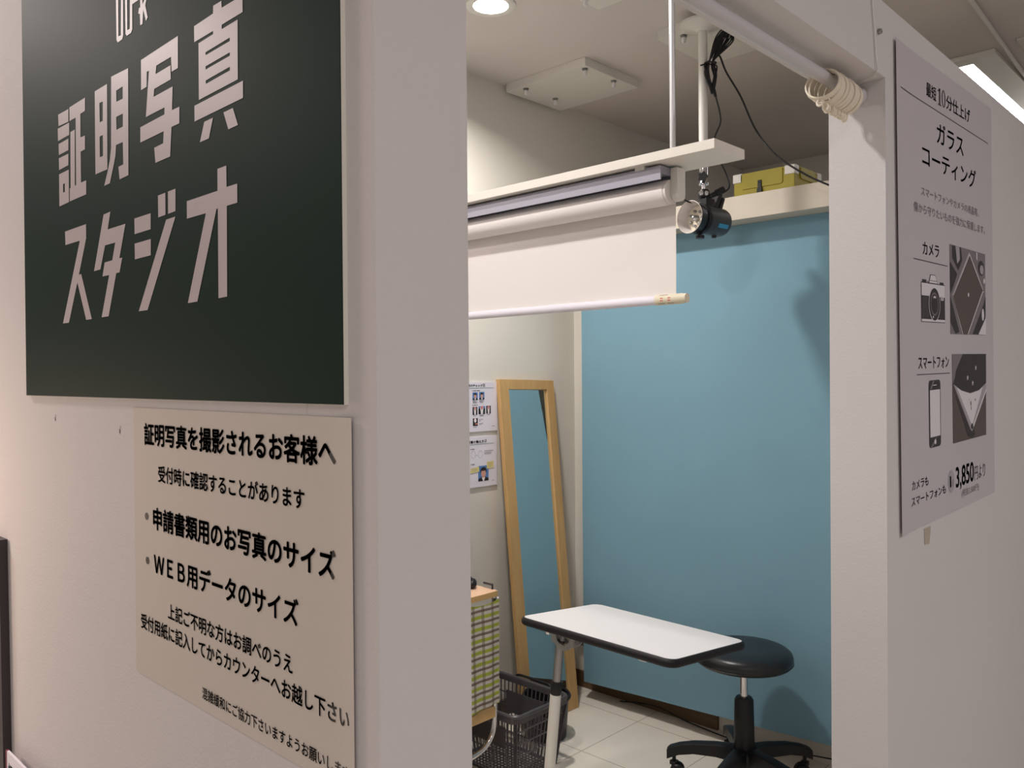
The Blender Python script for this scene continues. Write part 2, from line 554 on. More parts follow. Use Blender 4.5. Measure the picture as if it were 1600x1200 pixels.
# ------------------------------------------------------------------ green sign board
GLY = {
'証': [[(-6697,3664),(-6315,3651),(-6321,3491),(-6685,3513)],[(-6716,3486),(-6293,3474),(-6298,3319),(-6709,3324)],[(-6689,3281),(-6328,3280),(-6333,3134),(-6686,3138)],[(-6688,3096),(-6335,3089),(-6340,2944),(-6684,2942)],[(-6686,2887),(-6329,2886),(-6335,2474),(-6688,2470)],[(-6544,2736),(-6478,2739),(-6478,2628),(-6544,2627)],[(-6278,3662),(-5738,3658),(-5743,3498),(-5898,3496),(-5904,3207),(-5756,3200),(-5758,3031),(-5902,3031),(-5904,2650),(-5729,2648),(-5735,2478),(-6307,2477),(-6301,2643),(-6269,2644),(-6253,3346),(-6098,3345),(-6118,2644),(-6074,2648),(-6062,3486),(-6280,3490)]] ,
'明': [[(-5418,3655),(-5034,3649),(-5054,2661),(-5425,2667)],[(-5274,3484),(-5170,3476),(-5177,3252),(-5271,3253)],[(-5280,3088),(-5179,3087),(-5183,2842),(-5280,2843)],[(-4908,3700),(-4422,3671),(-4447,2488),(-4698,2483),(-4726,2630),(-4587,2634),(-4593,2885),(-4787,2891),(-4810,2771),(-4862,2678),(-4985,2487),(-5156,2485),(-5048,2634),(-4977,2751),(-4936,2885)],[(-4765,3505),(-4578,3507),(-4582,3370),(-4762,3377)],[(-4774,3207),(-4584,3204),(-4588,3059),(-4768,3059)]] ,
'写': [[(-4074,3667),(-3170,3666),(-3178,3345),(-3323,3345),(-3333,3501),(-3687,3504),(-3708,3420),(-3349,3418),(-3344,3273),(-3745,3274),(-3763,3194),(-3304,3191),(-3324,2955),(-3154,2951),(-3159,2786),(-3340,2786),(-3379,2493),(-3735,2493),(-3762,2657),(-3541,2661),(-3526,2782),(-4115,2783),(-4111,2948),(-3504,2952),(-3499,3023),(-3964,3026),(-3872,3498),(-3929,3502),(-3936,3344),(-4080,3343)]] ,
'真': [[(-2814,3656),(-2421,3659),(-2414,3730),(-2255,3726),(-2249,3660),(-1860,3650),(-1859,3500),(-2252,3503),(-2253,3462),(-1953,3460),(-1960,2922),(-2728,2917),(-2723,3464),(-2423,3466),(-2422,3496),(-2812,3500)],[(-2579,3338),(-2101,3341),(-2100,3309),(-2577,3309)],[(-2582,3204),(-2102,3206),(-2102,3175),(-2580,3173)],[(-2580,3069),(-2105,3075),(-2105,3041),(-2578,3035)],[(-2824,2883),(-1867,2887),(-1870,2733),(-2825,2729)],[(-2621,2682),(-2443,2683),(-2530,2504),(-2716,2505)],[(-2236,2685),(-2058,2686),(-1966,2511),(-2146,2509)]] ,
'ス': [[(-6491,2119),(-5754,2117),(-5752,1946),(-6014,1521),(-5936,1524),(-5599,947),(-5784,946),(-6071,1431),(-6388,943),(-6607,944),(-5969,1940),(-6480,1944)]] ,
'タ': [[(-5186,2153),(-4978,2159),(-5068,1963),(-4546,1960),(-4730,1592),(-4649,1590),(-4728,1432),(-4826,1431),(-5068,950),(-5283,950),(-5037,1428),(-5243,1430),(-5169,1588),(-4938,1591),(-4845,1784),(-5152,1787),(-5304,1519),(-5507,1518)]] ,
'ジ': [[(-4298,1984),(-3870,1982),(-3875,1812),(-4296,1811)],[(-4298,1707),(-3874,1708),(-3879,1534),(-4296,1534)],[(-3682,2140),(-3503,2142),(-3506,1913),(-3681,1910)],[(-3440,2143),(-3264,2145),(-3270,1918),(-3442,1914)],[(-3491,1861),(-3272,1863),(-3977,955),(-4208,956)]] ,
'オ': [[(-3012,1979),(-2369,1979),(-2365,2184),(-2193,2184),(-2192,1986),(-1991,1984),(-1992,1811),(-2191,1811),(-2202,971),(-2371,968),(-2365,1811),(-2392,1813),(-2807,966),(-3013,965),(-2608,1802),(-3013,1805)]] ,
'logo': [[(-4742,4603),(-4677,4589),(-4685,4099),(-4613,4090),(-4595,4570),(-4539,4556),(-4549,4073),(-4575,4035),(-4703,4035),(-4739,4070)],[(-4487,4549),(-4425,4533),(-4433,4095),(-4362,4089),(-4346,4517),(-4111,4486),(-4115,4330),(-4291,4337),(-4297,4065),(-4331,4035),(-4449,4036),(-4483,4068)],[(-4078,4475),(-4022,4465),(-4019,4249),(-3954,4292),(-3905,4290),(-3946,4217),(-3889,4072),(-3934,4047),(-4002,4189),(-4025,4040),(-4084,4044),(-4088,4169),(-4131,4185),(-4112,4239),(-4079,4236)]] ,
}
t = thing('sign_board', 'large dark green sign board with white lettering on the left wall', 'sign', (-0.003, 0.425, 1.48))
MB().box(-0.0042, 0, 0.0362, 0.816, 1.4795, 2.066).build('board', M['sign_edge'], t)
MB().box(-0.0050, -0.0043, 0.0364, 0.8158, 1.4797, 2.0658).build('face', M['green_sign'], t)
q = MB()
for ps in GLY.values():
    q.mesh2d(poly_holes([[(a / 1e4, b / 1e4 + 1.48) for a, b in p] for p in ps]), L(0.0053))
q.build('lettering', M['white_print'], t, smooth=0, fix=False)

# ------------------------------------------------------------------ notice sheet under the sign
t = thing('notice_sheet', 'ivory notice with black text taped below the green sign', 'notice', (-0.0005, 0.24, 1.17))
q = MB()
N = 24
vs, fs = [], []
for i in range(N + 1):
    s = i / N
    y = 0.4495 - s * 0.4205
    lift = 0.0008 + 0.0022 * max(0, (s - 0.93) / 0.07) ** 2
    for z in (1.1725, 1.4695):
        vs += [(-lift, y, z), (-lift + 0.0005, y, z)]
for i in range(N):
    a, b = i * 4, i * 4 + 4
    fs += [(a, b, b + 2, a + 2), (a + 1, a + 3, b + 3, b + 1), (a, a + 1, b + 1, b), (a + 2, b + 2, b + 3, a + 3)]
fs += [(0, 2, 3, 1), (N * 4, N * 4 + 1, N * 4 + 3, N * 4 + 2)]
q.add(vs, fs).build('sheet', M['notice'], t)
def nlift(y):
    s = (0.4495 - y) / 0.4205
    return 0.0008 + 0.0022 * max(0, (s - 0.93) / 0.07) ** 2
P = lambda a, b: (-nlift(-a) - 0.0005, -a, b)
for s, yl, yr, z0, z1, bd in [
        ('証明写真を撮影されるお客様へ', 0.4206, 0.0526, 1.4285, 1.4535, 0.030),
        ('受付時に確認することがあります', 0.3854, 0.0988, 1.3905, 1.4085, 0.020),
        ('申請書類用のお写真のサイズ', 0.3996, 0.0541, 1.3380, 1.3630, 0.030),
        ('ＷＥＢ用データのサイズ', 0.3986, 0.1098, 1.2895, 1.3140, 0.024),
        ('上記ご不明な方はお調べのうえ', 0.3647, 0.1200, 1.2477, 1.2647, 0.018),
        ('受付用紙に記入してからカウンターへお越し下さい', 0.4344, 0.0364, 1.2240, 1.2412, 0.018),
        ('混雑緩和にご協力下さいますようお願いします', 0.2879, 0.0365, 1.1835, 1.1955, 0.012)]:
    MB().mesh2d(text_fit(s, -yl, -yr, z0, z1, bd), P).build('text_line', M['ink'], t, smooth=0, fix=False)
for y, z in ((0.4165, 1.3505), (0.4155, 1.3020)):
    MB().flat(ellipse(-y, z, 0.0042, 0.0040), P).build('bullet', M['ink'], t, smooth=0, fix=False)
# small marks on the wall: screw holes and scuffs
for y, z, lab in ((0.711, 1.449, 'small screw hole in white wall below the sign, farther from the notice'),
                  (0.491, 1.441, 'small chipped screw hole in white wall beside the ivory notice')):
    o = MB().flat(ellipse(-y, z, 0.0016, 0.0032, 10), L(0.0004)).flat(ellipse(-y + 0.002, z + 0.005, 0.0008, 0.0012, 8), L(0.0004)).build('screw_hole', M['mark'], smooth=0, fix=False, origin=(0, y, z))
    tag(o, lab, 'hole')

# ------------------------------------------------------------------ poster on the front wall
ANG = math.radians(1.4)
PB = (1.0982, 1.2233)
t = thing('poster', 'tall grey poster about glass coating with camera and phone pictures', 'poster', (1.39, -0.004, 1.64))
def bow(a):
    e = max(0.0, (0.10 - a) / 0.10)
    return 0.0020 + 0.003 * e * e
def PW(off):
    def f(a, b):
        x, z = a * math.cos(ANG) - b * math.sin(ANG), a * math.sin(ANG) + b * math.cos(ANG)
        return (PB[0] + x, -bow(a) - off, PB[1] + z)
    return f
vs, fs = [], []
N = 40
for i in range(N + 1):
    a = 0.588 * i / N
    for b in (0.0, 0.8425):
        for off in (0.0, -0.0005):
            vs.append(PW(off)(a, b))
for i in range(N):
    a, b = i * 4, i * 4 + 4
    fs += [(a, b, b + 2, a + 2), (a + 1, a + 3, b + 3, b + 1), (a, a + 1, b + 1, b), (a + 2, b + 2, b + 3, a + 3)]
fs += [(0, 2, 3, 1), (N * 4, N * 4 + 1, N * 4 + 3, N * 4 + 2)]
MB().add(vs, fs).build('sheet', M['poster'], t)
def line(q, a0, b0, a1, b1, w, fn):
    d = math.hypot(a1 - a0, b1 - b0)
    nx, ny = -(b1 - b0) / d * w / 2, (a1 - a0) / d * w / 2
    n = 8
    for i in range(n):
        s0, s1 = i / n, (i + 1) / n
        p0 = (a0 + (a1 - a0) * s0, b0 + (b1 - b0) * s0)
        p1 = (a0 + (a1 - a0) * s1, b0 + (b1 - b0) * s1)
        q.flat([(p0[0] - nx, p0[1] - ny), (p1[0] - nx, p1[1] - ny), (p1[0] + nx, p1[1] + ny), (p0[0] + nx, p0[1] + ny)], fn)
fn = PW(0.0006)
for ln in ((0.0216, 0.7650, 0.5589, 0.7618), (0.0803, 0.4790, 0.2715, 0.4775), (0.0902, 0.2734, 0.2783, 0.2717)):
    q = MB()
    line(q, *ln, 0.0014, fn)
    q.build('rule', M['poster_ink'], t, smooth=0, fix=False)
for s, a0, a1, b0, b1, bd in [
        ('最短', 0.1588, 0.2140, 0.7795, 0.8055, 0.008), ('分仕上げ', 0.2740, 0.4290, 0.7795, 0.8075, 0.006),
        ('ガラス', 0.2160, 0.3812, 0.7045, 0.7440, 0.006), ('コーティング', 0.1325, 0.4660, 0.6500, 0.6890, 0.006),
        ('カメラ', 0.1292, 0.2207, 0.4897, 0.5129, 0.006), ('スマートフォン', 0.0985, 0.2720, 0.2825, 0.3050, 0.006),
        ('カメラも', 0.0568, 0.1448, 0.0705, 0.0872, 0.008), ('スマートフォンも', 0.0530, 0.2450, 0.0425, 0.0590, 0.008),
        ('円より', 0.4342, 0.5125, 0.0437, 0.0730, 0.0)]:
    MB().mesh2d(text_fit(s, a0, a1, b0, b1, bd), fn).build('text_line', M['poster_ink'], t, smooth=0, fix=False)
# large upright numerals with thick stems
def digit_ring(cx, cy, rx, ry, tx, ty):
    return poly_holes([ellipse(cx, cy, rx, ry, 28), ellipse(cx, cy, rx - tx, ry - ty, 28)])
q = MB()
q.rect(0.2310, 0.2385, 0.779, 0.809, fn).rect(0.2255, 0.2440, 0.7775, 0.7795, fn).flat([(0.2240, 0.8040), (0.2385, 0.8095), (0.2385, 0.8060), (0.2245, 0.8020)], fn)
q.mesh2d(digit_ring(0.2580, 0.7945, 0.0110, 0.0165, 0.0050, 0.0018), fn)
q.build('text_line', M['poster_ink'], t, smooth=0, fix=False)
q = MB()
q.mesh2d(text_fit('3,850', 0.3080, 0.4285, 0.0375, 0.0848, 0.014), fn)
q.build('text_line', M['poster_ink'], t, smooth=0, fix=False)
MB().mesh2d(text_fit('1', 0.2690, 0.2770, 0.0497, 0.0715, 0.012), PW(0.0009)).build('text_line', M['poster_ink'], t, smooth=0, fix=False)
for s, a0, a1, b0, b1 in (('スマートフォンやカメラの液晶等、', 0.1246, 0.4835, 0.5950, 0.6115), ('傷から守りたいものを強力に保護します。', 0.0836, 0.5263, 0.5625, 0.5800),
                          ('(税抜3,500円)', 0.3446, 0.4634, 0.0190, 0.0360), ('点', 0.2800, 0.2930, 0.0510, 0.0640)):
    MB().mesh2d(text_fit(s, a0, a1, b0, b1), PW(0.0009)).build('small_print', M['poster_soft'], t, smooth=0, fix=False)
MB().flat(ellipse(0.2793, 0.0608, 0.0192, 0.0218, 28), PW(0.0006)).build('price_badge', M['poster_pale'], t, smooth=0, fix=False)
# drawn camera
q = MB()
def bx(a0, a1, b0, b1, o, k):
    q.cur = k
    q.rect(a0, a1, b0, b1, PW(o))
mats = [M['poster_dark'], M['poster_light'], M['poster_soft'], M['poster']]
bx(0.1175, 0.2515, 0.3680, 0.4400, 0.0006, 0)
bx(0.1190, 0.2500, 0.4160, 0.4385, 0.0008, 1)
bx(0.1190, 0.2500, 0.3690, 0.3735, 0.0008, 1)
bx(0.1240, 0.1460, 0.4400, 0.4450, 0.0006, 0)
bx(0.1500, 0.1590, 0.4400, 0.4430, 0.0006, 2)
bx(0.2230, 0.2450, 0.4400, 0.4440, 0.0006, 0)
q.cur = 0
q.flat([(0.1590, 0.4400), (0.1690, 0.4560), (0.1980, 0.4560), (0.2100, 0.4400)], PW(0.0006))
q.cur = 1
q.flat([(0.1615, 0.4405), (0.1705, 0.4548), (0.1965, 0.4548), (0.2070, 0.4405)], PW(0.0008))
bx(0.1655, 0.2035, 0.4440, 0.4452, 0.0010, 2)
q.cur = 1
q.flat(ellipse(0.1893, 0.4015, 0.0325, 0.0320, 30), PW(0.0010))
q.cur = 0
q.flat(ellipse(0.1893, 0.4015, 0.0305, 0.0300, 30), PW(0.0012))
q.cur = 2
q.flat(ellipse(0.1880, 0.4020, 0.0225, 0.0215, 30), PW(0.0014))
q.cur = 0
q.flat(ellipse(0.1880, 0.4020, 0.0195, 0.0185, 30), PW(0.0016))
q.cur = 1
q.flat(arc(0.1880, 0.4020, 0.0150, 60, 120, 8) + list(reversed(arc(0.1880, 0.4020, 0.0115, 60, 120, 8))), PW(0.0018))
q.flat(ellipse(0.1800, 0.3780, 0.0030, 0.0022, 10), PW(0.0014))
bx(0.2260, 0.2420, 0.4100, 0.4200, 0.0010, 1)
bx(0.2310, 0.2350, 0.4110, 0.4170, 0.0012, 0)
for i in range(9):
    bx(0.1215 + i * 0.004, 0.1223 + i * 0.004, 0.3760, 0.4140, 0.0008, 2)
q.build('camera_drawing', mats, t, smooth=0, fix=False)
# close-up photograph of a camera corner
q = MB()
mats = [M['poster_soft'], M['poster_dark'], M['poster_brown'], M['poster_light'], M['poster_pale']]
def fl(k, o, pts):
    q.cur = k
    q.flat(pts, PW(o))
fl(0, 0.0006, [(0.2843, 0.3474), (0.5255, 0.3471), (0.5285, 0.5202), (0.2843, 0.5215)])
fl(1, 0.0008, [(0.2980, 0.5205), (0.3560, 0.5205), (0.3640, 0.4960), (0.3370, 0.4730), (0.2990, 0.4960)])
fl(4, 0.0009, [(0.3200, 0.5205), (0.3450, 0.5205), (0.3480, 0.4960), (0.3300, 0.4860)])
fl(1, 0.0008, [(0.2850, 0.4880), (0.3300, 0.4660), (0.2960, 0.4330), (0.2850, 0.4250)])
fl(1, 0.0008, [(0.2850, 0.4200), (0.2980, 0.4050), (0.3400, 0.3520), (0.3150, 0.3475), (0.2850, 0.3700)])
fl(4, 0.0009, [(0.2960, 0.4240), (0.4095, 0.5160), (0.4190, 0.5120), (0.3040, 0.4180)])
fl(3, 0.0010, [(0.2985, 0.4200), (0.4110, 0.5112), (0.4130, 0.5100), (0.3010, 0.4170)])
fl(3, 0.0010, [(0.3000, 0.4210), (0.3015, 0.4220), (0.3680, 0.3475), (0.3600, 0.3475)])
fl(3, 0.0010, [(0.4130, 0.5110), (0.4160, 0.5120), (0.5150, 0.4390), (0.5090, 0.4370)])
fl(3, 0.0010, [(0.5090, 0.4440), (0.5110, 0.4410), (0.3980, 0.3473), (0.3930, 0.3473)])
fl(2, 0.0012, [(0.4126, 0.5084), (0.3005, 0.4205), (0.3640, 0.3473), (0.3930, 0.3473), (0.5060, 0.4420)])
fl(1, 0.0009, [(0.5270, 0.4300), (0.5100, 0.4100), (0.4300, 0.3480), (0.5000, 0.3475), (0.5262, 0.3900)])
fl(1, 0.0009, ellipse(0.4960, 0.4880, 0.0230, 0.0160, 18))
fl(4, 0.0010, ellipse(0.5000, 0.4850, 0.0140, 0.0100, 18))
fl(3, 0.0011, [(0.4600, 0.5190), (0.4680, 0.5190), (0.4680, 0.5020), (0.4610, 0.5050)])
fl(3, 0.0011, ellipse(0.5170, 0.4620, 0.0060, 0.0060, 12))
fl(3, 0.0011, ellipse(0.5050, 0.3900, 0.0090, 0.0130, 12))
fl(3, 0.0012, [(0.4700, 0.3478), (0.5255, 0.3474), (0.5260, 0.3840)])  # glare on the lower right corner, painted as a pale triangle
q.cur = 3
q.flat(ellipse(0.4015, 0.4280, 0.0045, 0.0042, 12), PW(0.0014))
q.build('camera_photograph', mats, t, smooth=0, fix=False)
# drawn phone
q = MB()
mats = [M['poster_dark'], M['poster_light'], M['poster_soft']]
q.cur = 0
q.flat(rrect(0.1525, 0.2190, 0.1365, 0.2610, 0.009), PW(0.0006))
q.cur = 1
q.rect(0.1580, 0.2150, 0.1560, 0.2430, PW(0.0008))
q.flat(ellipse(0.1855, 0.1462, 0.0055, 0.0048, 16), PW(0.0008))
q.rect(0.1760, 0.1960, 0.2510, 0.2524, PW(0.0008))
q.cur = 2
q.flat([(0.1600, 0.2450), (0.1760, 0.2600), (0.1830, 0.2600), (0.1680, 0.2450)], PW(0.0008))
q.flat([(0.1600, 0.1375), (0.1900, 0.1540), (0.1960, 0.1540), (0.1700, 0.1375)], PW(0.0007))
q.build('phone_drawing', mats, t, smooth=0, fix=False)
# close-up photograph of a phone corner
q = MB()
mats = [M['poster_brown'], M['poster_dark'], M['poster_light'], M['poster_soft'], M['poster_pale']]
fl(0, 0.0006, [(0.2935, 0.1333), (0.5225, 0.1325), (0.5265, 0.3063), (0.2922, 0.3080)])
fl(3, 0.0007, [(0.2925, 0.3080), (0.3600, 0.3076), (0.3000, 0.2560), (0.2928, 0.2500)])
fl(1, 0.0008, [(0.3600, 0.3076), (0.5265, 0.3063), (0.5252, 0.2450), (0.4700, 0.2320), (0.4079, 0.2281), (0.3500, 0.2360), (0.3003, 0.2478), (0.3150, 0.2760)])
fl(4, 0.0009, [(0.2985, 0.2490), (0.3500, 0.2345), (0.4079, 0.2266), (0.4700, 0.2305), (0.5250, 0.2440), (0.5245, 0.2270), (0.4290, 0.1560), (0.4180, 0.1480), (0.4060, 0.1540)])
fl(2, 0.0010, [(0.3180, 0.2425), (0.3500, 0.2345), (0.4079, 0.2266), (0.4700, 0.2305), (0.4980, 0.2370), (0.4250, 0.1650), (0.4130, 0.1640)])
fl(2, 0.0012, [(0.5244, 0.2330), (0.5242, 0.2270), (0.4290, 0.1560), (0.4240, 0.1600)])
fl(1, 0.0009, [(0.2960, 0.2420), (0.4040, 0.1530), (0.4180, 0.1450), (0.4320, 0.1520), (0.4400, 0.1400), (0.4180, 0.1335), (0.3900, 0.1400)])
for a, b in ((0.3900, 0.2590), (0.4250, 0.2470), (0.4480, 0.2780)):
    fl(4, 0.0011, ellipse(a, b, 0.0055, 0.0050, 12))
    fl(2, 0.0012, ellipse(a + 0.002, b + 0.001, 0.0022, 0.0022, 8))
fl(1, 0.0012, ellipse(0.4110, 0.2060, 0.0030, 0.0055, 10))
fl(3, 0.0012, ellipse(0.4130, 0.1960, 0.0025, 0.0045, 10))
fl(3, 0.0012, ellipse(0.3990, 0.2140, 0.0018, 0.0015, 8))
fl(3, 0.0012, ellipse(0.4420, 0.2120, 0.0035, 0.0025, 8))
fl(1, 0.0012, ellipse(0.4180, 0.1580, 0.0080, 0.0060, 10))
q.build('phone_photograph', mats, t, smooth=0, fix=False)
o = MB().flat([(1.2225, 1.219), (1.260, 1.219), (1.252, 1.188), (1.225, 1.190)], lambda a, b: (a, -0.0006, b)).build('tape_strip', M['tape'], smooth=0, fix=False, origin=(1.24, -0.0006, 1.2))
tag(o, 'yellowed tape strip on white wall just below the grey poster', 'tape')

# ------------------------------------------------------------------ curtain rod, rings, cord in the doorway
RY, RZ = 0.045, 1.968
t = thing('curtain_rod', 'grey white tension rod across the top of the doorway', 'curtain rod', (TW, RY, RZ))
MB().tube([(TW + 0.012, RY, RZ), (JX - 0.012, RY, RZ)], 0.0098, 20).build('tube', M['rod'], t)
for x, s in ((TW, 1), (JX, -1)):
    MB().lathe((x, RY, RZ), (s, 0, 0), [(0, 0.0005), (0.016, 0.0005), (0.016, 0.008), (0.011, 0.016), (0, 0.016)], 24).build('end_cap', M['rod'], t)
ring0 = None
for i, (x, tilt, roll_) in enumerate([(0.900, 0.34, 0.05), (0.914, 0.10, -0.02), (0.9225, 0.04, 0.02), (0.932, 0.06, 0.0), (0.946, 0.16, 0.03),
                                      (0.956, 0.05, -0.03), (0.967, 0.03, 0.02), (0.978, 0.08, -0.02), (0.993, 0.12, 0.03)]):
    cz = RZ - 0.0140
    if ring0 is None:
        r = thing('curtain_ring', '', 'curtain ring', (0, 0, 0), 'curtain rings on the doorway rod')
        MB().lathe((0, 0, 0), (1, 0, 0), [(0.0240, -0.0042), (0.0270, -0.0042), (0.0270, 0.0042), (0.0240, 0.0042)], 32, closed=True).build('hoop', M['ring'], r, bevel=0.0008)
        MB().tube([(0, 0.0045 * math.cos(a * math.pi / 6), -0.0322 + 0.0060 * math.sin(a * math.pi / 6)) for a in range(12)], 0.0018, 8, closed=True).build('eyelet', M['ring'], r)
        ring0 = r
    else:
        r = copy_tree(ring0, (0, 0, 0))
    r.location = (x, RY + 0.001 * (i % 3 - 1), cz)
    r.rotation_euler = (roll_, tilt, tilt * 0.4)
    r['label'] = ['ivory curtain ring hanging tilted at the free left end of the ring bunch',
                  'ivory curtain ring, second from the free left end of the bunch',
                  'ivory curtain ring, third from the free left end of the bunch',
                  'ivory curtain ring, fourth from the free left end of the bunch',
                  'ivory curtain ring in the exact middle of the bunch of nine',
                  'ivory curtain ring, fourth from the door jamb end of the bunch',
                  'ivory curtain ring, third from the door jamb end of the bunch',
                  'ivory curtain ring, second from the door jamb end of the bunch',
                  'ivory curtain ring closest to the right door jamb'][i]
o = MB().tube(smooth_path([(0.979, -0.0025, 2.111), (0.982, -0.0022, 2.085), (0.988, -0.0025, 2.055), (0.994, -0.0022, 2.02), (0.998, -0.003, 1.992), (1.003, 0.004, 1.985), (1.016, 0.026, 1.984), (1.021, 0.036, 1.983)], 6), 0.0011, 6).build('nylon_cord', M['nylon'], origin=(0.99, -0.002, 2.0))
tag(o, 'thin clear cord running from the wall nail down to the curtain rod end', 'cord')
o = MB().lathe((1.010, 0, 2.056), (0, -1, 0), [(0, 0), (0.0045, 0), (0.0045, 0.003), (0.0035, 0.006), (0, 0.007)], 14).build('wall_pin', M['steel'], origin=(1.01, 0, 2.056))
tag(o, 'small grey pin in front wall above the doorway corner', 'pin')

# ------------------------------------------------------------------ hanging board and pull-down screen
t = thing('hanging_board', 'long white board hung from the ceiling on thin metal rods', 'board', (1.033, 1.0, 1.935))
BX0, BX1, BY0, BY1, BZ0, BZ1 = 0.977, 1.090, 0.280, 1.95, 1.9165, 1.935
MB().box(BX0, BX1, BY0, BY1, BZ0, BZ1).build('plank', M['white_board'], t, bevel=0.0006)
for y in (0.405, 1.80):
    q = MB().tube([(1.033, y, BZ1 - 0.001), (1.033, y, CZ)], 0.0058, 12)
    q.lathe((1.033, y, BZ1), (0, 0, 1), [(0, 0), (0.012, 0), (0.012, 0.004), (0.007, 0.007), (0, 0.007)], 12)
    q.build('hanger_rod', M['light_alu'], t)

t = thing('pull_down_screen', 'white roll-up background screen lowered a little under the hanging board', 'screen', (1.03, 1.0, 1.90))
SY0, SY1 = 0.397, 1.86
q = MB()
q.prism([(0.995, 1.912), (1.052, 1.912), (1.052, 1.889), (1.044, 1.889), (1.040, 1.897), (1.000, 1.897), (0.998, 1.885), (0.995, 1.885)], lambda a, b, c: (a, c, b), SY0 + 0.012, SY1)
q.build('head_rail', M['alu'], t, smooth=0)
for y in (0.445, 1.6):
    MB().box(0.992, 1.056, y, y + 0.022, 1.9095, 1.9164).build('mounting_clip', M['white_metal'], t)
q = MB()
q.prism([(1.030, 1.912), (1.060, 1.912), (1.060, 1.862)] + arc(1.045, 1.862, 0.015, 0, -180, 12)[1:], lambda a, b, c: (a, c, b), SY0 - 0.004, SY0 + 0.012)
q.build('end_bracket', M['white_metal'], t, bevel=0.001)
RX, RZZ, RR = 1.034, 1.866, 0.0250
MB().tube([(RX, SY0 + 0.012, RZZ), (RX, SY0 + 0.019, RZZ)], RR - 0.001, 28).tube([(RX, SY0 + 0.019, RZZ), (RX, SY1, RZZ)], 0.012, 16).build('roller', M['screen'], t)
q = MB()
prof = [(RX + RR * math.cos(math.radians(a)), RZZ + RR * math.sin(math.radians(a))) for a in range(350, -5, -5)]
tail = [(RX + RR, RZZ - 0.01), (RX + RR, 1.75), (RX + RR - 0.0008, 1.66)]
line_ = prof + tail
out = []
for y in (SY0 + 0.018, SY1 - 0.004):
    out.append([(a, y, b) for a, b in line_])
n = len(line_)
vs = out[0] + out[1]
fs = [(i, i + 1, n + i + 1, n + i) for i in range(n - 1)]
o = MB().add(vs, fs).build('sheet', M['screen'], t, smooth=0)
sm = o.modifiers.new('cloth_thickness', 'SOLIDIFY')
sm.thickness = 0.0006
BRX, BRZ, BRR = RX + RR - 0.002, 1.6555, 0.0095
MB().tube([(BRX, SY0 + 0.06, BRZ), (BRX, SY1, BRZ)], BRR, 18).build('bottom_bar', M['foam'], t)
cap = MB().lathe((BRX, SY0 + 0.064, BRZ), (0, -1, 0), [(0, 0), (BRR + 0.0012, 0), (BRR + 0.0012, 0.060), (BRR, 0.064), (BRR, 0.072), (0, 0.072)], 24).build('bar_label_cap', M['ivory_label'], t)
def onbar(y, a):
    r = BRR + 0.0015
    return (BRX + r * math.cos(a), y, BRZ + r * math.sin(a))
q = MB()
PI = math.pi
for y in (0.425, 0.443):
    q.cur = 0
    q.add([onbar(y + s * 0.0035, PI + d * 0.30) for d, s in ((-1, -1), (-1, 1), (1, 1), (1, -1))], [(0, 1, 2, 3)])
q.cur = 1
for y0, y1, a in ((0.430, 0.450, PI - 0.95), (0.436, 0.452, PI + 0.85), (0.415, 0.430, PI + 0.85)):
    q.add([onbar(y, a + d) for d, y in ((-0.06, y0), (-0.06, y1), (0.06, y1), (0.06, y0))], [(0, 1, 2, 3)])
q.build('label_print', [M['red_print'], M['poster_soft']], cap, smooth=0, fix=False)

# ------------------------------------------------------------------ blue backdrop and the boxed header above it
MB_ = MB().box(2.520, 3.06, TW, 2.08, 2.097, 2.188)
o = MB_.build('backdrop_header', M['cream'], bevel=0.001, origin=(2.6, 1.0, 2.16))
tag(o, 'cream boxed ledge running above the blue backdrop', 'ledge')
t = thing('backdrop', 'plain blue paper backdrop hanging down the right wall', 'backdrop', (2.62, 1.1, 2.0))
NY, NZ = 24, 40
vs, fs = [], []
for i in range(NY + 1):
    y = 0.33 + (1.928 - 0.33) * i / NY
    zb = 0.155 - (0.155 - 0.083) * (y - 0.33) / 1.598
    for k in range(NZ + 1):
        z = zb + (2.0965 - zb) * k / NZ
        x = 2.622 + 0.0022 * math.sin(y * 5.1 + z * 1.3) * (1 - z / 2.2) + 0.0012 * math.sin(y * 17 + z * 4) * (1 - z / 2.3)
        vs.append((x, y, z))
for i in range(NY):
    for k in range(NZ):
        a = i * (NZ + 1) + k
        fs.append((a, a + NZ + 1, a + NZ + 2, a + 1))
o = MB().add(vs, fs).build('paper', M['blue'], t, smooth=60)
sm = o.modifiers.new('paper_thickness', 'SOLIDIFY')
sm.thickness = 0.0008
sm.offset = 1
sm.use_rim = False
q = MB().tube([(2.628, 0.335, 0.1575), (2.628, 1.925, 0.0865)], 0.005, 10)
q.build('hem_bar', M['blue'], t)
# wall bracket behind the backdrop's left edge
o = MB().box(2.725, 2.7495, 1.99, 2.075, 0.205, 0.225).build('wall_bracket', M['steel'], origin=(2.74, 2.03, 0.2))
tag(o, 'small metal bracket low on cream wall beside the backdrop edge', 'bracket')
o = MB().tube(smooth_path([(2.70, 1.78, 0.008), (2.715, 1.60, 0.03), (2.70, 1.40, 0.012), (2.69, 1.15, 0.006), (2.70, 0.95, 0.03), (2.71, 0.80, 0.045)], 8), 0.0027, 8).build('floor_cable', M['black_plastic'], origin=(2.7, 1.3, 0.004))
tag(o, 'black cable lying on the floor under the backdrop hem', 'cable')

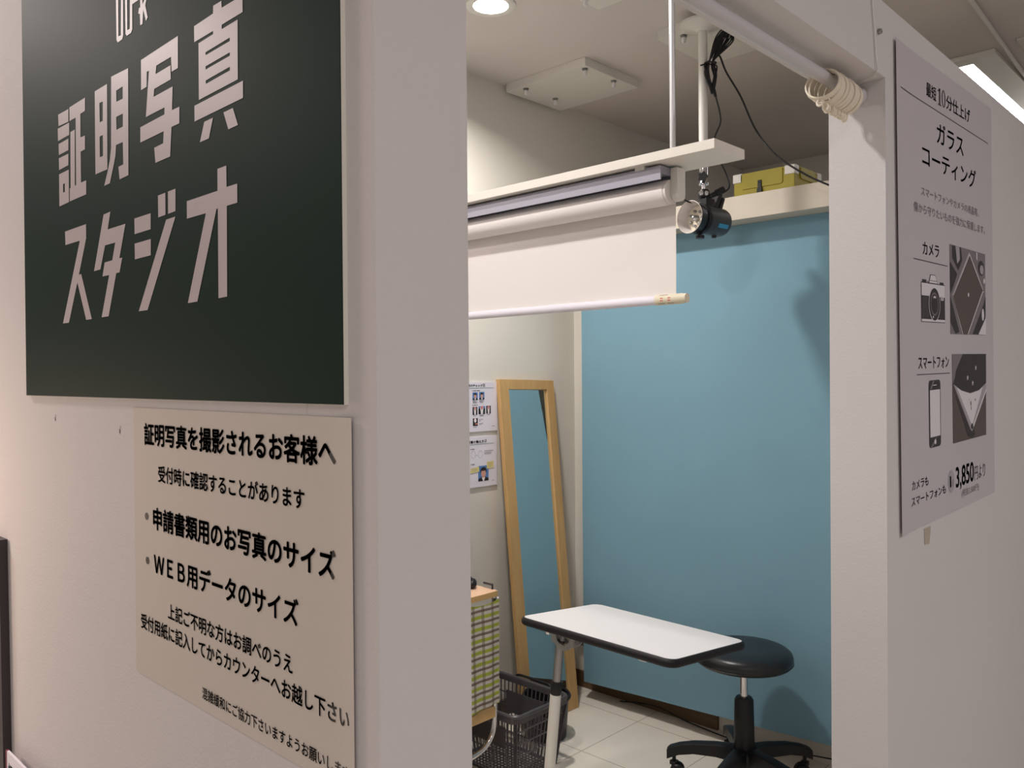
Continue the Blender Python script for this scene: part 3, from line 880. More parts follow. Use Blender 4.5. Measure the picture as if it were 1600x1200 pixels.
# ------------------------------------------------------------------ yellow storage box on the ledge
BX, BYA, BYB, BZ, BT = 2.745, 0.952, 1.213, 2.189, 2.332
BD = 2.985
t = thing('storage_box', 'yellow plastic storage box with white corners on the cream ledge', 'box', (2.86, 1.08, BZ))
MB().box(BX, BD, BYA, BYB, BZ, BT - 0.012).build('body', M['yellow'], t, bevel=0.002)
q = MB().box(BX - 0.002, BD + 0.002, BYA - 0.002, BYB + 0.002, BT - 0.012, BT - 0.006)
q.prism(rrect(1.000, 1.180, BT - 0.070, BT - 0.006, 0.008), lambda a, b, c: (c, a, b), BX - 0.004, BX - 0.0005)
q.prism(rrect(2.795, 2.925, BT - 0.052, BT - 0.006, 0.012), lambda a, b, c: (a, c, b), BYA - 0.004, BYA - 0.0005)
q.build('lid', M['yellow'], t)
for x, y in ((BX, BYA), (BX, BYB), (BD, BYA), (BD, BYB)):
    sx_, sy_ = (1 if x == BX else -1), (1 if y == BYA else -1)
    q = MB()
    q.box(min(x - sx_ * 0.004, x + sx_ * 0.034), max(x - sx_ * 0.004, x + sx_ * 0.034), min(y - sy_ * 0.004, y + sy_ * 0.040), max(y - sy_ * 0.004, y + sy_ * 0.040), BT - 0.040, BT - 0.003)
    q.build('corner_guard', M['white_plastic'], t, bevel=0.003)
q = MB().box(BX - 0.009, BX - 0.004, 1.088, 1.104, BT - 0.088, BT - 0.043)
q.lathe((BX - 0.009, 1.096, BT - 0.052), (-1, 0, 0), [(0, 0), (0.003, 0), (0.003, 0.002), (0, 0.0025)], 10)
q.box(BX - 0.010, BX - 0.003, 1.085, 1.107, BT - 0.098, BT - 0.076)
q.build('latch', M['black_plastic'], t, bevel=0.001)

# ------------------------------------------------------------------ ceiling plates with hanging bolts
def plate(x0, x1, y0, y1, label, bolts):
    t = thing('mounting_plate', label, 'ceiling plate', ((x0 + x1) / 2, (y0 + y1) / 2, CZ), 'white mounting plates on the ceiling')
    MB().box(x0, x1, y0, y1, CZ - 0.036, CZ - 0.0002).build('board', M['white_metal'], t, bevel=0.001)
    for x, y in bolts:
        q = MB().lathe((x, y, CZ - 0.036), (0, 0, -1), [(0, 0), (0.013, 0), (0.013, 0.002), (0.0100, 0.002), (0.0100, 0.009), (0, 0.009)], 12)
        q.cur = 1
        q.lathe((x, y, CZ - 0.045), (0, 0, -1), [(0, 0), (0.0085, 0), (0.0085, 0.014), (0.005, 0.020), (0, 0.021)], 12)
        q.build('bolt', [M['steel'], M['laminate']], t)
plate(2.270, 2.640, 1.615, 2.062, 'white ceiling plate with four hanging bolts between downlight and corner', [(2.30, 1.97), (2.49, 1.965), (2.30, 1.64), (2.495, 1.64)])
plate(2.262, 2.620, 0.800, 1.262, 'white ceiling plate that carries the white flash pole', [(2.238 + 0.06, 1.17), (2.56, 1.20), (2.30, 0.84), (2.56, 0.84)])
plate(1.660, 1.905, 0.860, 1.262, 'white ceiling plate cut by the top frame edge right of the downlight', [(1.690, 1.230), (1.800, 1.235), (1.70, 0.90), (1.87, 0.90)])

# ------------------------------------------------------------------ downlight
t = thing('ceiling_downlight', 'round lit recessed downlight in the booth ceiling', 'downlight', (1.674, 1.556, CZ))
q = MB().lathe((1.674, 1.556, CZ), (0, 0, -1), [(0.062, -0.004), (0.088, 0.0005), (0.088, 0.004), (0.078, 0.007), (0.062, 0.004)], 40, closed=True)
q.build('trim_ring', M['white_metal'], t)
q = MB().lathe((1.674, 1.556, CZ), (0, 0, -1), [(0, 0.0035), (0.063, 0.0035), (0.068, 0.0005)], 40)
q.build('diffuser', M['lit'], t)
area('downlight_light', (1.674, 1.556, CZ - 0.012), DOWNLIGHT_POWER, 0.12, DOWNLIGHT_COLOR, spread=150)
area('downlight_light', (0.16, 0.72, CZ - 0.012), DOWNLIGHT_POWER * 0.98, 0.12, DOWNLIGHT_COLOR)
d2 = copy_tree(t, (0.16 - 1.674, 0.72 - 1.556, 0), 'round lit downlight above the doorway end of the booth')

# ------------------------------------------------------------------ flash head on its ceiling pole
FX, FY = 2.255, 1.064
t = thing('flash_pole', 'white pole with round flange hanging from the ceiling plate', 'pole', (FX, FY, CZ - 0.036))
MB().lathe((FX, FY, CZ - 0.0365), (0, 0, -1), [(0, 0), (0.080, 0), (0.080, 0.008), (0.060, 0.013), (0.030, 0.022), (0.019, 0.030), (0, 0.030)], 36).build('flange', M['white_metal'], t)
MB().tube([(FX, FY, CZ - 0.06), (FX, FY, 2.256)], 0.0160, 20).build('tube', M['white_metal'], t)
q = MB().lathe((FX, FY, 2.256), (0, 0, -1), [(0, 0), (0.0175, 0), (0.0175, 0.008), (0.0155, 0.010), (0.0155, 0.060), (0.0180, 0.064), (0.0180, 0.070), (0.008, 0.072), (0.008, 0.092), (0, 0.092)], 20)
q.build('stud', M['chrome'], t)
kd = (-rt * 0.3 - fw * 0.95)
kd.z = 0
q = MB()
kn = V((FX, FY, 2.208))
q.lathe(kn, kd, [(0, 0.012), (0.006, 0.012), (0.006, 0.026), (0, 0.026)], 12)
x_, y_, a_ = frame(kd)
star = []
for i in range(30):
    rr = 0.0165 + 0.0028 * math.cos(5 * 2 * math.pi * i / 30)
    star.append((rr * math.cos(2 * math.pi * i / 30), rr * math.sin(2 * math.pi * i / 30)))
q.prism(star, lambda a, b, c: tuple(kn + x_ * a + y_ * b + a_ * c), 0.026, 0.037)
q.build('knob', M['black_plastic'], t, bevel=0.001)

HS = 0.84
HC = V((FX, FY, 2.058)) + V((0.693, -0.721, 0)) * 0.012
AX = (-0.80 * V((0.693, -0.721, 0)) - 0.60 * V((0.721, 0.693, 0)) + V((0, 0, 0.02))).normalized()
hx, hy, _ = frame(AX)       # hx is sideways, hy is upward
if hy.z < 0:
    hx, hy = -hx, -hy
t = thing('studio_flash', 'dark grey studio flash head with silver reflector under the pole', 'studio flash', tuple(HC))
q = MB().lathe(HC, AX, [(0, -0.100), (0.045, -0.100), (0.056, -0.094), (0.060, -0.082), (0.060, 0.020), (0.062, 0.022), (0.062, 0.034), (0.056, 0.036), (0, 0.036)], 36)
q.build('body', M['flash_body'], t)
MB().lathe(HC, AX, [(0.056, 0.037), (0.064, 0.037), (0.066, 0.052), (0.064, 0.060), (0.056, 0.060)], 36, closed=True).build('collar', M['black_plastic'], t)
MB().lathe(HC, AX, [(0.0585, 0.056), (0.0605, 0.062), (0.0665, 0.100), (0.0695, 0.112), (0.0690, 0.1125), (0.0655, 0.100), (0.0590, 0.062), (0.0570, 0.056)], 40, closed=True).build('reflector_shell', M['black_plastic'], t)
MB().lathe(HC, AX, [(0.0568, 0.0565), (0.0588, 0.062), (0.0653, 0.100), (0.0690, 0.113), (0.0680, 0.1135), (0.0640, 0.100), (0.0560, 0.064), (0.0500, 0.0565)], 40, closed=True).build('reflector', M['refl'], t)
fc = MB().lathe(HC, AX, [(0, 0.064), (0.046, 0.064), (0.054, 0.062), (0.054, 0.056), (0, 0.056)], 32).build('socket_plate', M['lamp_face'], t)
q = MB()
for k in range(7):
    a = 2 * math.pi * k / 7
    c_ = HC + AX * 0.064 + (hx * math.cos(a) + hy * math.sin(a)) * 0.032
    q.lathe(c_, AX, [(0, 0), (0.006, 0), (0.006, 0.010), (0.004, 0.014), (0, 0.015)], 10)
q.lathe(HC + AX * 0.064, AX, [(0, 0), (0.014, 0), (0.012, 0.02), (0.007, 0.030), (0, 0.032)], 14)
q.build('lamp', M['steel'], fc)
q = MB()
c_ = V((FX, FY, HC.z + 0.112 / HS))
q.lathe(c_ - V((0, 0, 0.002)), (0, 0, -1), [(0, 0), (0.020, 0), (0.024, 0.010), (0.024, 0.032), (0.018, 0.040), (0, 0.040)], 18)
q.obox(HC + hy * 0.070, AX * 0.028, hx * 0.018, hy * 0.022)
q.build('yoke', M['black_plastic'], t, bevel=0.002)
q = MB()
for s in (1, -1):
    q.lathe(V((FX, FY, HC.z + 0.094 / HS)) + kd.normalized() * 0.02 + rt * 0.011 * s, kd, [(0, 0), (0.010, 0), (0.010, 0.006), (0, 0.008)], 14)
q.build('yoke_bolts', M['chrome'], t)
q = MB()
hb = HC + hy * 0.062 - AX * 0.052
q.obox(hb + hy * 0.030 - AX * 0.012, (-AX * 0.5 + hy).normalized() * 0.036, hx * 0.010, (AX + hy * 0.5).normalized() * 0.010)
q.obox(hb + hy * 0.020 - AX * 0.036, (-AX * 0.4 + hy).normalized() * 0.028, hx * 0.010, (AX + hy * 0.4).normalized() * 0.008)
q.tube([V((FX, FY, 2.158)) + rt * 0.02, V((FX, FY, 2.178)) + rt * 0.060], [0.010, 0.012], 10)
q.tube([V((FX, FY, 2.173)) + rt * 0.05, V((FX, FY, 2.193)) + rt * 0.085], [0.015, 0.013], 10)
q.build('handle', M['black_plastic'], t, bevel=0.001)
q = MB().lathe(HC - hy * 0.060 + AX * 0.045, -hy, [(0, 0), (0.008, 0), (0.008, 0.008), (0.018, 0.010), (0.018, 0.022), (0, 0.022)], 12)
q.build('lock_screw', M['black_plastic'], t)
q = MB().lathe(HC - hy * 0.058 - AX * 0.045, -hy, [(0, 0), (0.011, 0), (0.011, 0.010), (0.006, 0.012), (0, 0.012)], 12)
q.build('foot_screw', M['black_plastic'], t)
q = MB()
vs, fs = [], []
side = (-V((0.721, 0.693, 0))).normalized()
sv = (side - AX * side.dot(AX)).normalized()
su = sv.cross(AX)
for i in range(7):
    a = -0.62 + 0.30 * i / 6
    for s in (-0.010, -0.072):
        vs.append(HC + AX * s + (sv * math.cos(a) + V((0, 0, 1)) * math.sin(a)) * 0.0606)
for i in range(6):
    fs.append((2 * i, 2 * i + 1, 2 * i + 3, 2 * i + 2))
q.add(vs, fs).build('badge', M['brand_blue'], t, smooth=0, fix=False)
t.scale = (HS, HS, HS)

# power cord: coil tied below the flange, one tail to the flash, one tail off to the right
t = thing('power_cord', 'black cord coiled and tied near the top of the flash pole', 'cord', (FX, FY, 2.6))
q = MB()
cb = V((FX, FY, 0)) + V((0.693, -0.721, 0)) * 0.024 - V((0.721, 0.693, 0)) * 0.020
sr = V((0.693, -0.721, 0))
sf = V((0.721, 0.693, 0))
for i in range(9):
    w_ = 0.010 + 0.0022 * i
    o_ = -sf * (0.004 * (i % 3))
    top = 2.735 - 0.006 * (i % 4)
    bot = 2.505 + 0.008 * ((i * 3) % 5)
    pts = [cb + o_ + sr * (0.000 - w_ * 0.5) + V((0, 0, bot + 0.03)), cb + o_ + sr * (-w_ * 0.9) + V((0, 0, bot + 0.07)), cb + o_ + sr * (-0.004) + V((0, 0, 2.625)),
           cb + o_ + sr * (0.006 + w_ * 1.2) + V((0, 0, top - 0.03)), cb + o_ + sr * (0.03 + w_ * 1.5) + V((0, 0, top)),
           cb + o_ + sr * (0.02 + w_ * 2.2) + V((0, 0, top - 0.03)), cb + o_ + sr * (0.004) + V((0, 0, 2.615)), cb + o_ + sr * (0.006 + w_ * 0.5) + V((0, 0, bot + 0.06)), cb + o_ + sr * (0.004) + V((0, 0, bot))]
    q.tube(smooth_path(pts + [pts[0]], 6), 0.0028, 7, closed=False)
q.build('coil', M['black_plastic'], t)
q = MB().tube([cb + V((0, 0, 2.612)) + sr * 0.017 * math.cos(a * PI / 6) - sf * (0.006 + 0.012 * math.sin(a * PI / 6)) for a in range(12)], 0.003, 7, closed=True)
q.tube([cb + V((0, 0, 2.612)) - sr * 0.015, cb + V((0, 0, 2.606)) - sr * 0.038], 0.0025, 7)
q.build('tie', M['black_plastic'], t)
q = MB().tube(smooth_path([cb + V((0, 0, 2.53)) + sr * 0.008, cb + V((0, 0, 2.49)) + sr * 0.018, cb + V((0, 0, 2.44)) + sr * 0.030, cb + V((0, 0, 2.40)) + sr * 0.032,
                           cb + V((0, 0, 2.35)) + sr * 0.012, cb + V((0, 0, 2.30)) + sr * 0.010, cb + V((0, 0, 2.255)) + sr * 0.035, cb + V((0, 0, 2.21)) + sr * 0.055,
                           cb + V((0, 0, 2.17)) + sr * 0.062, HC + (hb + hy * 0.060 - AX * 0.03 - HC) * HS], 6), 0.0030, 8)
q.tube([cb + V((0, 0, 2.535)) + sr * 0.007, cb + V((0, 0, 2.495)) + sr * 0.016], 0.0055, 8)
q.build('flash_lead', M['black_plastic'], t)
q = MB().tube(smooth_path([cb + V((0, 0, 2.625)) + sr * 0.010, cb + V((0, 0, 2.640)) + sr * 0.030, (2.315, 1.005, 2.590), (2.345, 0.965, 2.50), (2.385, 0.93, 2.385), (2.385, 0.86, 2.285), (2.39, 0.76, 2.200),
                           (2.40, 0.655, 2.135), (2.42, 0.55, 2.085), (2.46, 0.42, 2.06), (2.518, 0.36, 2.11)], 8), 0.0034, 8)
q.build('wall_lead', M['black_plastic'], t)
o = MB().tube(smooth_path([(1.095, 0.95, 1.925), (1.5, 0.962, 2.006), (1.8, 1.012, 2.065), (2.05, 1.04, 2.112), (2.16, 1.075, 2.115), HC + (hy * 0.060 + AX * 0.02) * HS], 8), 0.0032, 8).build('sync_cable', M['black_plastic'], origin=(2.37, 1.3, 2.3))
tag(o, 'thin black cable slanting behind the white screen to the flash head', 'cable')

# ------------------------------------------------------------------ leaning mirror
U_ = V((0.036, 0.170, 1.488)).normalized()
R_ = V((1, 0, 0))
R_ = (R_ - U_ * R_.dot(U_)).normalized()
N_ = R_.cross(U_).normalized()
MW, MH = 0.362, 1.494
O_ = V((2.532, 1.887, 0.0)) - R_ * MW
def mp(a, b, c):
    return tuple(O_ + R_ * a + U_ * b + N_ * c)
t = thing('standing_mirror', 'tall pale wooden framed mirror leaning on the back wall', 'mirror', tuple(O_ + R_ * MW / 2))
T0 = -0.020
for a0, a1, b0, b1 in ((0, 0.058, 0, MH), (MW - 0.050, MW, 0, MH), (0.058, MW - 0.050, MH - 0.044, MH), (0.058, MW - 0.050, 0, 0.050)):
    q = MB().hexa([mp(a0, b0, T0), mp(a1, b0, T0), mp(a1, b1, T0), mp(a0, b1, T0), mp(a0, b0, 0), mp(a1, b0, 0), mp(a1, b1, 0), mp(a0, b1, 0)])
    q.build('frame_rail', M['pine'], t, bevel=0.0012)
q = MB()
a0, a1, b0, b1 = 0.055, MW - 0.047, 0.046, MH - 0.041
q.hexa([mp(a0, b0, -0.016), mp(a1, b0, -0.016), mp(a1, b1, -0.016), mp(a0, b1, -0.016), mp(a0, b0, -0.011), mp(a1, b0, -0.011), mp(a1, b1, -0.011), mp(a0, b1, -0.011)])
q.build('glass', M['mirror'], t, smooth=0)

# ------------------------------------------------------------------ two instruction boards on the back wall
B = lambda off: (lambda a, b: (a, 2.0725 - off, b))
def portrait(q, a0, a1, b0, b1):
    w_, h_ = a1 - a0, b1 - b0
    q.cur = 0; q.rect(a0, a1, b0, b1, B(0.0006))
    c_ = (a0 + a1) / 2
    q.cur = 2; q.flat([(a0, b0), (a1, b0), (a1, b0 + h_ * 0.15), (c_ + w_ * 0.18, b0 + h_ * 0.27), (c_ - w_ * 0.18, b0 + h_ * 0.27), (a0, b0 + h_ * 0.15)], B(0.0008))
    q.cur = 3; q.flat([(c_ - w_ * 0.05, b0), (c_ + w_ * 0.05, b0), (c_ + w_ * 0.17, b0 + h_ * 0.24), (c_ - w_ * 0.17, b0 + h_ * 0.24)], B(0.0010))
    q.cur = 2; q.flat(ellipse(c_, b0 + h_ * 0.66, w_ * 0.29, h_ * 0.25), B(0.0011))
    q.cur = 1; q.flat(ellipse(c_, b0 + h_ * 0.50, w_ * 0.23, h_ * 0.28), B(0.0012))
    q.cur = 2; q.flat(ellipse(c_, b0 + h_ * 0.77, w_ * 0.25, h_ * 0.11), B(0.0014))
def collar_photo(q, a0, a1, b0, b1, blue):
    w_, h_ = a1 - a0, b1 - b0
    c_ = (a0 + a1) / 2
    q.cur = 2; q.rect(a0, a1, b0, b1, B(0.0006))
    if blue:
        q.cur = 0; q.flat([(a0, b1), (a1, b1), (a1, b1 - h_ * 0.3), (c_, b1 - h_ * 0.15), (a0, b1 - h_ * 0.3)], B(0.0008))
    q.cur = 3; q.flat([(c_ - w_ * 0.15, b0), (c_ + w_ * 0.15, b0), (c_ + w_ * 0.26, b1 - h_ * 0.12), (c_ - w_ * 0.26, b1 - h_ * 0.12)], B(0.0010))
    q.cur = 4; q.flat([(c_ - w_ * 0.2, b1), (c_ + w_ * 0.2, b1), (c_ + w_ * 0.2, b1 - h_ * 0.2), (c_, b1 - h_ * 0.5), (c_ - w_ * 0.2, b1 - h_ * 0.2)], B(0.0012))
PM = [M['photo_blue'], M['skin'], M['hair'], M['white_photo'], M['pink']]
t = thing('instruction_board', 'upper white instruction board with small portraits left of the mirror', 'notice board', (2.06, 2.076, 1.37), 'instruction boards on the back wall')
MB().box(1.910, 2.2075, 2.0726, 2.0798, 1.268, 1.480).build('board', M['foam'], t)
for fnc, ar in ((portrait, (2.059, 2.090, 1.404, 1.437)), (portrait, (2.098, 2.130, 1.405, 1.438)), (collar_photo, (2.059, 2.087, 1.340, 1.374, False)),
                (collar_photo, (2.094, 2.133, 1.342, 1.376, True)), (collar_photo, (2.140, 2.168, 1.343, 1.377, False))):
    q = MB()
    fnc(q, *ar)
    q.build('photo', PM, t, smooth=0, fix=False)
q = MB()
q.cur = 2; q.rect(2.060, 2.089, 1.293, 1.326, B(0.0006))
q.cur = 3; q.flat(ellipse(2.074, 1.316, 0.007, 0.009), B(0.0008))
q.cur = 4; q.rect(2.072, 2.089, 1.299, 1.304, B(0.0010))
q.rect(2.068, 2.080, 1.318, 1.326, B(0.0007))
q.build('photo', PM, t, smooth=0, fix=False)
MB().mesh2d(text_fit('写真のチェック', 2.018, 2.118, 1.4605, 1.4720, 0.03), B(0.0006)).build('heading', M['poster_ink'], t, smooth=0, fix=False)
def check_box(a, b, t):
    q = MB()
    q.mesh2d(poly_holes([[(a, b), (a + 0.012, b), (a + 0.012, b + 0.0125), (a, b + 0.0125)], [(a + 0.0016, b + 0.0015), (a + 0.0104, b + 0.0015), (a + 0.0104, b + 0.011), (a + 0.0016, b + 0.011)]]), B(0.0006))
    line(q, a + 0.0025, b + 0.0075, a + 0.0055, b + 0.003, 0.0014, B(0.0007))
    line(q, a + 0.0055, b + 0.003, a + 0.0105, b + 0.0105, 0.0014, B(0.0007))
    q.build('check_box', M['poster_ink'], t, smooth=0, fix=False)
def caption(rows, t):
    for a0, a1, b, h_, m_ in rows:
        MB().rect(a0, a1, b, b + h_, B(0.0006)).build('caption_line', m_, t, smooth=0, fix=False)
check_box(2.121, 1.4605, t)
caption([(a, a + 0.0036, 1.4415, 0.0045, M['poster_ink']) for a in (2.058, 2.066, 2.071, 2.076, 2.083, 2.089, 2.094, 2.099)], t)
caption([(a, a + 0.0036, 1.3795, 0.0045, M['poster_ink']) for a in (2.058, 2.066, 2.071, 2.077, 2.085)], t)
MB().rect(1.93, 2.188, 1.4545, 1.4562, B(0.0006)).build('rule', M['teal_print'], t, smooth=0, fix=False)
caption([(a0, a1, b, 0.0018, M['grey_print']) for a0, a1, b in ((2.060, 2.080, 1.399), (2.060, 2.088, 1.395), (2.060, 2.086, 1.391), (2.099, 2.129, 1.400), (2.099, 2.122, 1.396), (2.102, 2.122, 1.392),
        (2.063, 2.078, 1.335), (2.099, 2.126, 1.337), (2.101, 2.122, 1.333), (2.144, 2.164, 1.338), (2.096, 2.119, 1.319), (2.096, 2.108, 1.313), (2.096, 2.121, 1.302), (2.096, 2.110, 1.297), (2.062, 2.082, 1.287), (2.174, 2.190, 1.288))], t)

t = thing('instruction_board', 'lower white instruction board with one portrait and two yellow notes', 'notice board', (2.055, 2.076, 1.137), 'instruction boards on the back wall')
MB().box(1.905, 2.2035, 2.0726, 2.0798, 1.029, 1.246).build('board', M['foam'], t)
q = MB()
portrait(q, 2.089, 2.151, 1.053, 1.119)
q.build('photo', PM, t, smooth=0, fix=False)
for nt_, pts in enumerate(([(2.043, 1.091), (2.094, 1.095), (2.094, 1.117), (2.043, 1.112)], [(2.140, 1.104), (2.181, 1.106), (2.181, 1.136), (2.140, 1.134)])):
    q = MB().flat(pts, B(0.0016))
    q.cur = 1
    for a0, a1, b in (((2.050, 2.078, 1.1085), (2.050, 2.086, 1.104), (2.050, 2.080, 1.099)), ((2.147, 2.172, 1.128), (2.147, 2.176, 1.122), (2.147, 2.174, 1.116), (2.147, 2.168, 1.111)))[nt_]:
        q.rect(a0, a1, b, b + 0.0016, B(0.0018))
    q.build('yellow_note', [M['note_yellow'], M['tape']], t, smooth=0, fix=False)
MB().mesh2d(text_fit('前髪の整え方', 2.030, 2.125, 1.2180, 1.2305, 0.03), B(0.0006)).build('heading', M['poster_ink'], t, smooth=0, fix=False)
check_box(2.128, 1.219, t)
caption([(a, a + 0.0034, b, 0.0050, M['poster_ink']) for b in (1.191, 1.126) for a in (2.046, 2.053, 2.058, 2.064)], t)
MB().rect(1.93, 2.186, 1.2125, 1.2142, B(0.0006)).build('rule', M['teal_print'], t, smooth=0, fix=False)
for cx in (2.061, 2.103):
    MB().mesh2d(poly_holes([ellipse(cx, 1.170, 0.0135, 0.0165), ellipse(cx, 1.170, 0.0126, 0.0156)]), B(0.0006)).build('face_outline', M['grey_print'], t, smooth=0, fix=False)
MB().flat([(2.080, 1.1640), (2.085, 1.1665), (2.080, 1.1690)], B(0.0006)).build('arrow', M['grey_print'], t, smooth=0, fix=False)
caption([(a0, a1, b, 0.0022, M['grey_print']) for a0, a1, b in ((2.126, 2.181, 1.181), (2.126, 2.170, 1.174), (2.126, 2.168, 1.168), (2.174, 2.186, 1.050))], t)
o = MB().tube(smooth_path([(2.150, 2.074, 0.42), (2.158, 2.074, 0.33), (2.146, 2.074, 0.22), (2.148, 2.074, 0.10)], 6), 0.0022, 6).build('wall_lead', M['black_plastic'], origin=(2.15, 2.074, 0.25))
tag(o, 'thin dark cable running down the back wall beside the mirror', 'cable')

# ------------------------------------------------------------------ cart with plaid curtain
CX0, CX1, CY0, CY1 = 1.30, 1.750, 1.62, 1.97
t = thing('side_cart', 'chrome framed cart with wooden top and green plaid curtain', 'cart', ((CX0 + CX1) / 2, (CY0 + CY1) / 2, 0))
o = MB().box(CX0, CX1, CY0, CY1, 0.7055, 0.7276)
o.build('top_shelf', M['beech'], t, bevel=0.002)
MB().box(CX0, CX1 - 0.004, CY0 - 0.0012, CY0 - 0.0001, 0.7065, 0.7262).build('shelf_edging', M['beech_edge'], t)
MB().box(CX0, CX1 - 0.012, CY0 + 0.004, CY1 - 0.01, 0.268, 0.304).build('bottom_shelf', M['beech_edge'], t, bevel=0.002)
for y in (CY0 + 0.014, CY1 - 0.014):
    pts = [(CX1 - 0.006, y, 0.706), (CX1 - 0.006, y, 0.33), (CX1 - 0.006, y, 0.265), (CX1 - 0.020, y, 0.205), (CX1 - 0.060, y, 0.168), (CX1 - 0.120, y, 0.155), (CX1 - 0.18, y, 0.152),
           (CX0 + 0.12, y, 0.152), (CX0 + 0.06, y, 0.165), (CX0 + 0.02, y, 0.205), (CX0 + 0.006, y, 0.265), (CX0 + 0.006, y, 0.706)]
    MB().tube(smooth_path(pts, 5), 0.0095, 12).build('frame_tube', M['chrome'], t)
MB().tube([(CX1 - 0.12, CY0 + 0.014, 0.152), (CX1 - 0.12, CY1 - 0.014, 0.152)], 0.008, 10).build('cross_tube', M['chrome'], t)
MB().tube([(CX0 + 0.12, CY0 + 0.014, 0.152), (CX0 + 0.12, CY1 - 0.014, 0.152)], 0.008, 10).build('cross_tube', M['chrome'], t)
for x in (CX0 + 0.12, CX1 - 0.12):
    for y in (CY0 + 0.04, CY1 - 0.04):
        q = MB().lathe((x - 0.009, y, 0.036), (1, 0, 0), [(0, 0), (0.032, 0), (0.036, 0.003), (0.036, 0.015), (0.032, 0.018), (0, 0.018)], 20)
        q.box(x - 0.014, x - 0.011, y - 0.014, y + 0.014, 0.03, 0.105).box(x + 0.011, x + 0.014, y - 0.014, y + 0.014, 0.03, 0.105).box(x - 0.014, x + 0.014, y - 0.016, y + 0.016, 0.095, 0.110)
        q.lathe((x, y, 0.108), (0, 0, 1), [(0, 0), (0.007, 0), (0.007, 0.04), (0, 0.04)], 10)
        q.build('caster', M['black_plastic'], t)
q = MB()
NX, NZ = 60, 24
vs, fs = [], []
for i in range(NX + 1):
    s = i / NX
    x = CX0 + 0.004 + (CX1 - CX0 - 0.006) * s
    sag = 0.010 * abs(math.sin(s * PI * 3)) if s < 0.999 else 0
    for k in range(NZ + 1):
        r_ = k / NZ
        zt = 0.6985 - sag
        zb = 0.318 + 0.006 * math.sin(s * 9)
        vs.append((x, CY0 - 0.006 + 0.0025 * math.sin(s * 34) * (0.4 + 0.6 * r_) + 0.002 * math.sin(s * 11 + r_ * 3) - 0.003 * r_, zt + (zb - zt) * r_))
for i in range(NX):
    for k in range(NZ):
        a = i * (NZ + 1) + k
        fs.append((a, a + 1, a + NZ + 2, a + NZ + 1))
o = q.add(vs, fs).build('curtain', M['plaid'], t, smooth=60)
sm = o.modifiers.new('cloth_thickness', 'SOLIDIFY')
sm.use_rim = False
sm.thickness = 0.0008
MB().sphere((CX1 - 0.002, CY0 - 0.002, 0.700), 0.0045, 12, 8).build('curtain_button', M['white_plastic'], t)
q = MB().tube([(CX1 - 0.003, CY0 + 0.025, 0.7276), (CX1 - 0.003, CY0 + 0.025, 0.744), (CX1 - 0.003, CY0 + 0.070, 0.744)], 0.0042, 8)
q.build('guard_hook', M['grey_dark'], t)
MB().box(CX0 + 0.03, CX0 + 0.40, CY0 + 0.05, CY1 - 0.04, 0.3045, 0.62).build('storage_bin', M['white_plastic'], None, bevel=0.004, origin=(1.5, 1.78, 0.3045))
tag(bpy.data.objects['storage_bin'], 'pale storage bin standing behind the plaid curtain', 'bin')
# black bundle on the cart
q = MB()
for c_, r_, s_ in (((1.717, 1.720, 0.7276 + 0.0165), 0.0165, (1, 1, 1)), ((1.700, 1.727, 0.7276 + 0.0265), 0.0190, (1, 1, 1.02)), ((1.685, 1.715, 0.7276 + 0.018), 0.018, (1.2, 1, 1)), ((1.702, 1.704, 0.7276 + 0.0155), 0.0155, (1.1, 1, 1))):
    q.sphere(V(c_) + V((0, 0, 0.001)), r_, 16, 10, s_)
o = q.build('rubber_blower', M['black_plastic'], origin=(1.70, 1.715, 0.7276))
tag(o, 'small black lumpy object lying on the wooden cart top', 'tool')

# ------------------------------------------------------------------ charcoal shopping basket
t = thing('shopping_basket', 'charcoal plastic shopping basket on the floor in front of the cart', 'basket', (1.93, 1.755, 0))
bt = [V((1.787, 1.572, 0.262)), V((2.072, 1.572, 0.262)), V((2.072, 1.948, 0.262)), V((1.787, 1.948, 0.262))]
bb = [V((1.818, 1.606, 0.004)), V((2.040, 1.606, 0.004)), V((2.040, 1.914, 0.004)), V((1.818, 1.914, 0.004))]
for s in range(4):
    a0, a1, c0, c1 = bt[s], bt[(s + 1) % 4], bb[s], bb[(s + 1) % 4]
    nrm = (a1 - a0).cross(c0 - a0).normalized()
    q = MB()
    nb = 13 if s % 2 == 0 else 17
    for i in range(nb + 1):
        u = i / nb
        q.beam(c0.lerp(c1, u), a0.lerp(a1, u), 0.0042 if 0 < i < nb else 0.018, 0.0028, nrm)
    for k, wd in ((0.0, 0.012), (0.19, 0.0045), (0.38, 0.0045), (0.57, 0.0045), (0.76, 0.0045), (0.97, 0.018)):
        q.beam(c0.lerp(a0, k), c1.lerp(a1, k), wd, 0.0035, nrm)
    if s in (1, 3):
        e0, e1 = c0.lerp(c1, 0.28), c0.lerp(c1, 0.86)
        g0, g1 = a0.lerp(a1, 0.28), a0.lerp(a1, 0.86)
        p = [e0.lerp(g0, 0.48), e1.lerp(g1, 0.48), e1.lerp(g1, 0.80), e0.lerp(g0, 0.80)]
        q.hexa([v + nrm * 0.0015 for v in p] + [v - nrm * 0.0015 for v in p])
    q.build('side_panel', M['basket'], t, smooth=0)
q = MB()
for i in range(15):
    x = bb[0].x + (bb[1].x - bb[0].x) * i / 14
    q.box(x - 0.0013, x + 0.0013, bb[0].y, bb[2].y, 0.004, 0.008)
for i in range(20):
    y = bb[0].y + (bb[2].y - bb[0].y) * i / 19
    q.box(bb[0].x, bb[1].x, y - 0.0013, y + 0.0013, 0.0045, 0.0085)
for x in (bb[0].x + 0.004, bb[1].x - 0.004):
    q.box(x - 0.004, x + 0.004, bb[0].y, bb[2].y, 0.0005, 0.01)
